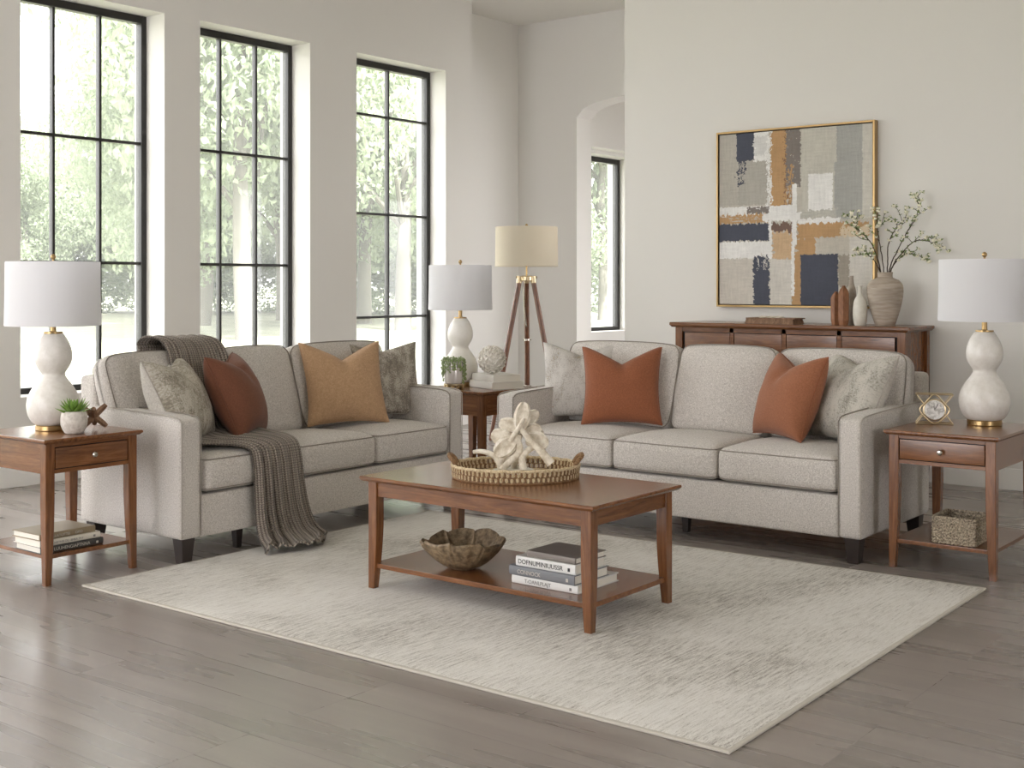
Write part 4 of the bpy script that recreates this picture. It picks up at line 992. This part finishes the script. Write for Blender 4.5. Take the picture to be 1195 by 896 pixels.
def ball():
    c = Vector((5.985, 4.825, .69+.088)); bm = new(); bmesh.ops.create_icosphere(bm, subdivisions=4, radius=.070); rr = random.Random(3)
    N = 120
    for k in range(N):
        z = 1-2*(k+.5)/N; a = k*2.39996; r_ = math.sqrt(1-z*z); d = Vector((r_*cos(a), r_*sin(a), z)); tw = d.orthogonal().normalized(); tw.rotate(Matrix.Rotation(rr.uniform(0, 3.1), 3, d))
        pts = [d*.071-tw*.009, d*.079-tw*.004, d*.080+tw*.004, d*.071+tw*.009]; tube(bm, spline(pts, 2), .0052, 6)
    bmesh.ops.scale(bm, vec=(1.06,)*3, verts=bm.verts); o = obj('textured_ball', bm, 'coral_white'); o.location = c; tag(o, 'white textured decorative ball on two white books', 'ornament')
ball()
# ------------------------------------------------------------------ garden
bm = new(); box(bm, -140, 220, 7.5, 260, -.22, -.12); tag(obj('lawn', bm, 'lawn_grass', smooth=False), 'sunlit pale mown lawn outside the tall windows', 'grass', kind='stuff')
def crown_mesh(seed, n=26000, rx=3.9, rz=5.9, leaf=.115):
    rr = random.Random(seed); vs, fs = [], []
    blobs = []
    for _ in range(46):
        u = Vector((rr.gauss(0,1), rr.gauss(0,1), rr.gauss(0,1))).normalized()*rr.uniform(.25,.9); blobs.append((Vector((u.x*rx, u.y*rx, u.z*rz)), rr.uniform(.8,1.7)))
    for _ in range(n):
        b, br_ = rr.choice(blobs); d = Vector((rr.gauss(0,1), rr.gauss(0,1), rr.gauss(0,1))).normalized()*br_*rr.uniform(.6,1.05); p = b+d
        s = leaf*rr.uniform(.6,1.3); e = Euler((rr.uniform(0,6.3), rr.uniform(0,6.3), rr.uniform(0,6.3))).to_matrix(); i = len(vs)
        for q in ((-s,0,0),(0,-s*.5,0.02),(s,0,0),(0,s*.5,0.02)): vs.append(p+e@Vector(q))
        fs.append((i,i+1,i+2,i+3))
    me = bpy.data.meshes.new('foliage'); me.from_pydata(vs, [], fs); me.materials.append(M['garden_leaf']); return me
crowns = [crown_mesh(21), crown_mesh(22), crown_mesh(23)]
def trunk_mesh(seed, h):
    rr = random.Random(seed); bm = new(); top = Vector((rr.uniform(-.4,.4), rr.uniform(-.4,.4), h))
    tube(bm, spline([(0,0,-.3),(rr.uniform(-.2,.2),0,h*.3),(rr.uniform(-.3,.3),.1,h*.65),top], 5), [.24-.010*i for i in range(16)], 10)
    for k in range(5):
        a = rr.uniform(0,6.3); z = h*rr.uniform(.35,.75); tube(bm, [(0,0,z), (cos(a)*1.1, sin(a)*1.1, z+1.2), (cos(a)*2.0, sin(a)*2.0, z+2.8)], [.09,.06,.03], 7)
    return bm
def at(px, d):
    r_ = (px-597.5)*d/1454.76; return Vector((d*cos(A0)+r_*sin(A0), d*sin(A0)-r_*cos(A0), 0))
trees = [(186,44,1.0,'tree behind the upper right panes of the left window'), (196,34,.8,'nearer bushy tree at the right edge of the left window'), (30,50,.62,'low tree under the open sky at the left of the left window'),
         (62,56,.72,'low distant tree in the middle of the left window'), (236,40,1.1,'tree at the left edge of the middle window'), (288,30,1.15,'tree whose pale trunk shows low in the middle window'), (330,46,1.15,'tree at the right edge of the middle window'),
         (425,42,1.15,'tree at the left of the third window'), (470,36,1.1,'tree in the centre of the third window'), (512,48,1.2,'tree behind the right frame of the third window'), (705,46,1.1,'tree seen through the arched opening\'s window'), (190,52,1.15,'distant tree hidden mostly by the pier between left and middle windows'), (385,54,1.2,'distant tree hidden mostly by the pier left of the third window')]
for i, (px, d, s, lab) in enumerate(trees):
    p = at(px, d); t = thing('garden_tree', 'pale green ' + lab, 'tree', (p.x, p.y, -.15), i*1.3, 'trees in the garden'); t.scale = (s, s, s)
    c = bpy.data.objects.new('foliage', crowns[i % 3]); C.objects.link(c); c.parent = t; c.location = (0,0,7.6)
    obj('trunk', trunk_mesh(40+i, 6.5), 'garden_bark', t)
for i, (px, d, lab) in enumerate(((20,58,'left of the left window'), (110,58,'across the right half of the left window'), (250,58,'in the left part of the middle window'), (330,60,'in the right part of the middle window'), (440,56,'in the third window'), (520,58,'beyond the third window frame'), (700,58,'seen through the arched opening'))):
    p = at(px, d); t = thing('garden_shrub', 'low hedge shrub ' + lab, 'shrub', (p.x, p.y, -.15), i*2.1, 'hedge shrubs at the far side of the lawn')
    c = bpy.data.objects.new('foliage', crowns[(i+1) % 3]); C.objects.link(c); c.parent = t; c.location = (0,0,2.9); c.scale = (1.3,1.0,.62)
# ------------------------------------------------------------------ light
sl = bpy.data.lights.new('sun', 'SUN'); sl.energy = 4.0; sl.angle = R(3); sl.color = (1, .99, .97); so = bpy.data.objects.new('sun', sl); C.objects.link(so)
so.rotation_euler = Vector((.35, 1.0, -1.35)).to_track_quat('-Z', 'Y').to_euler()
w = bpy.data.worlds.new('sky'); SC.world = w; w.use_nodes = True; nt = w.node_tree; bg = nt.nodes['Background']
bg.inputs[0].default_value = (.985, .968, .995, 1); bg.inputs[1].default_value = 1.0
def portal(x, y, z, sx, sy, rot):
    L = bpy.data.lights.new('daylight_portal', 'AREA'); L.shape = 'RECTANGLE'; L.size = sx; L.size_y = sy; L.cycles.is_portal = True
    o = bpy.data.objects.new('daylight_portal', L); C.objects.link(o); o.location = (x, y, z); o.rotation_euler = rot; return o
for (a, b, c_, d_) in [W1, W2, W3]+extra: portal((a+b)/2, WY+.30, (c_+d_)/2, b-a, d_-c_, (R(-90), 0, 0))
portal(10.83, 7.5, 1.66, 1.06, 1.83, (R(-90), 0, 0))
for (a, b) in ((8.3, 9.5), (10.2, 12.2)): portal((a+b)/2, 3.62, 1.3, b-a, 2.0, (R(90), 0, 0))
for (a, b, c_, d_) in BO: portal(-2.88, (a+b)/2, 1.7, 2.8, b-a, (0, R(-90), 0))
for (a, b, c_, d_) in NO: portal((a+b)/2, -3.38, 1.7, b-a, 2.8, (R(90), 0, 0))
# ------------------------------------------------------------------ camera and render look
cam = bpy.data.cameras.new('camera'); co = bpy.data.objects.new('camera', cam); C.objects.link(co)
cam.sensor_fit = 'HORIZONTAL'; cam.sensor_width = 36; cam.lens = 1454.76/1195*36; cam.shift_y = (330.13-448)/1195
cam.clip_end = 500; co.location = (0, 0, 1.25); co.rotation_euler = (R(90), 0, R(YAW-90)); SC.camera = co
SC.view_settings.view_transform = 'Standard'; SC.view_settings.look = 'None'; SC.view_settings.gamma = 1; SC.view_settings.use_curve_mapping = False
SC.view_settings.exposure = 2.93
SC.cycles.use_denoising = True; SC.cycles.max_bounces = 10; SC.cycles.diffuse_bounces = 6; SC.cycles.transparent_max_bounces = 12
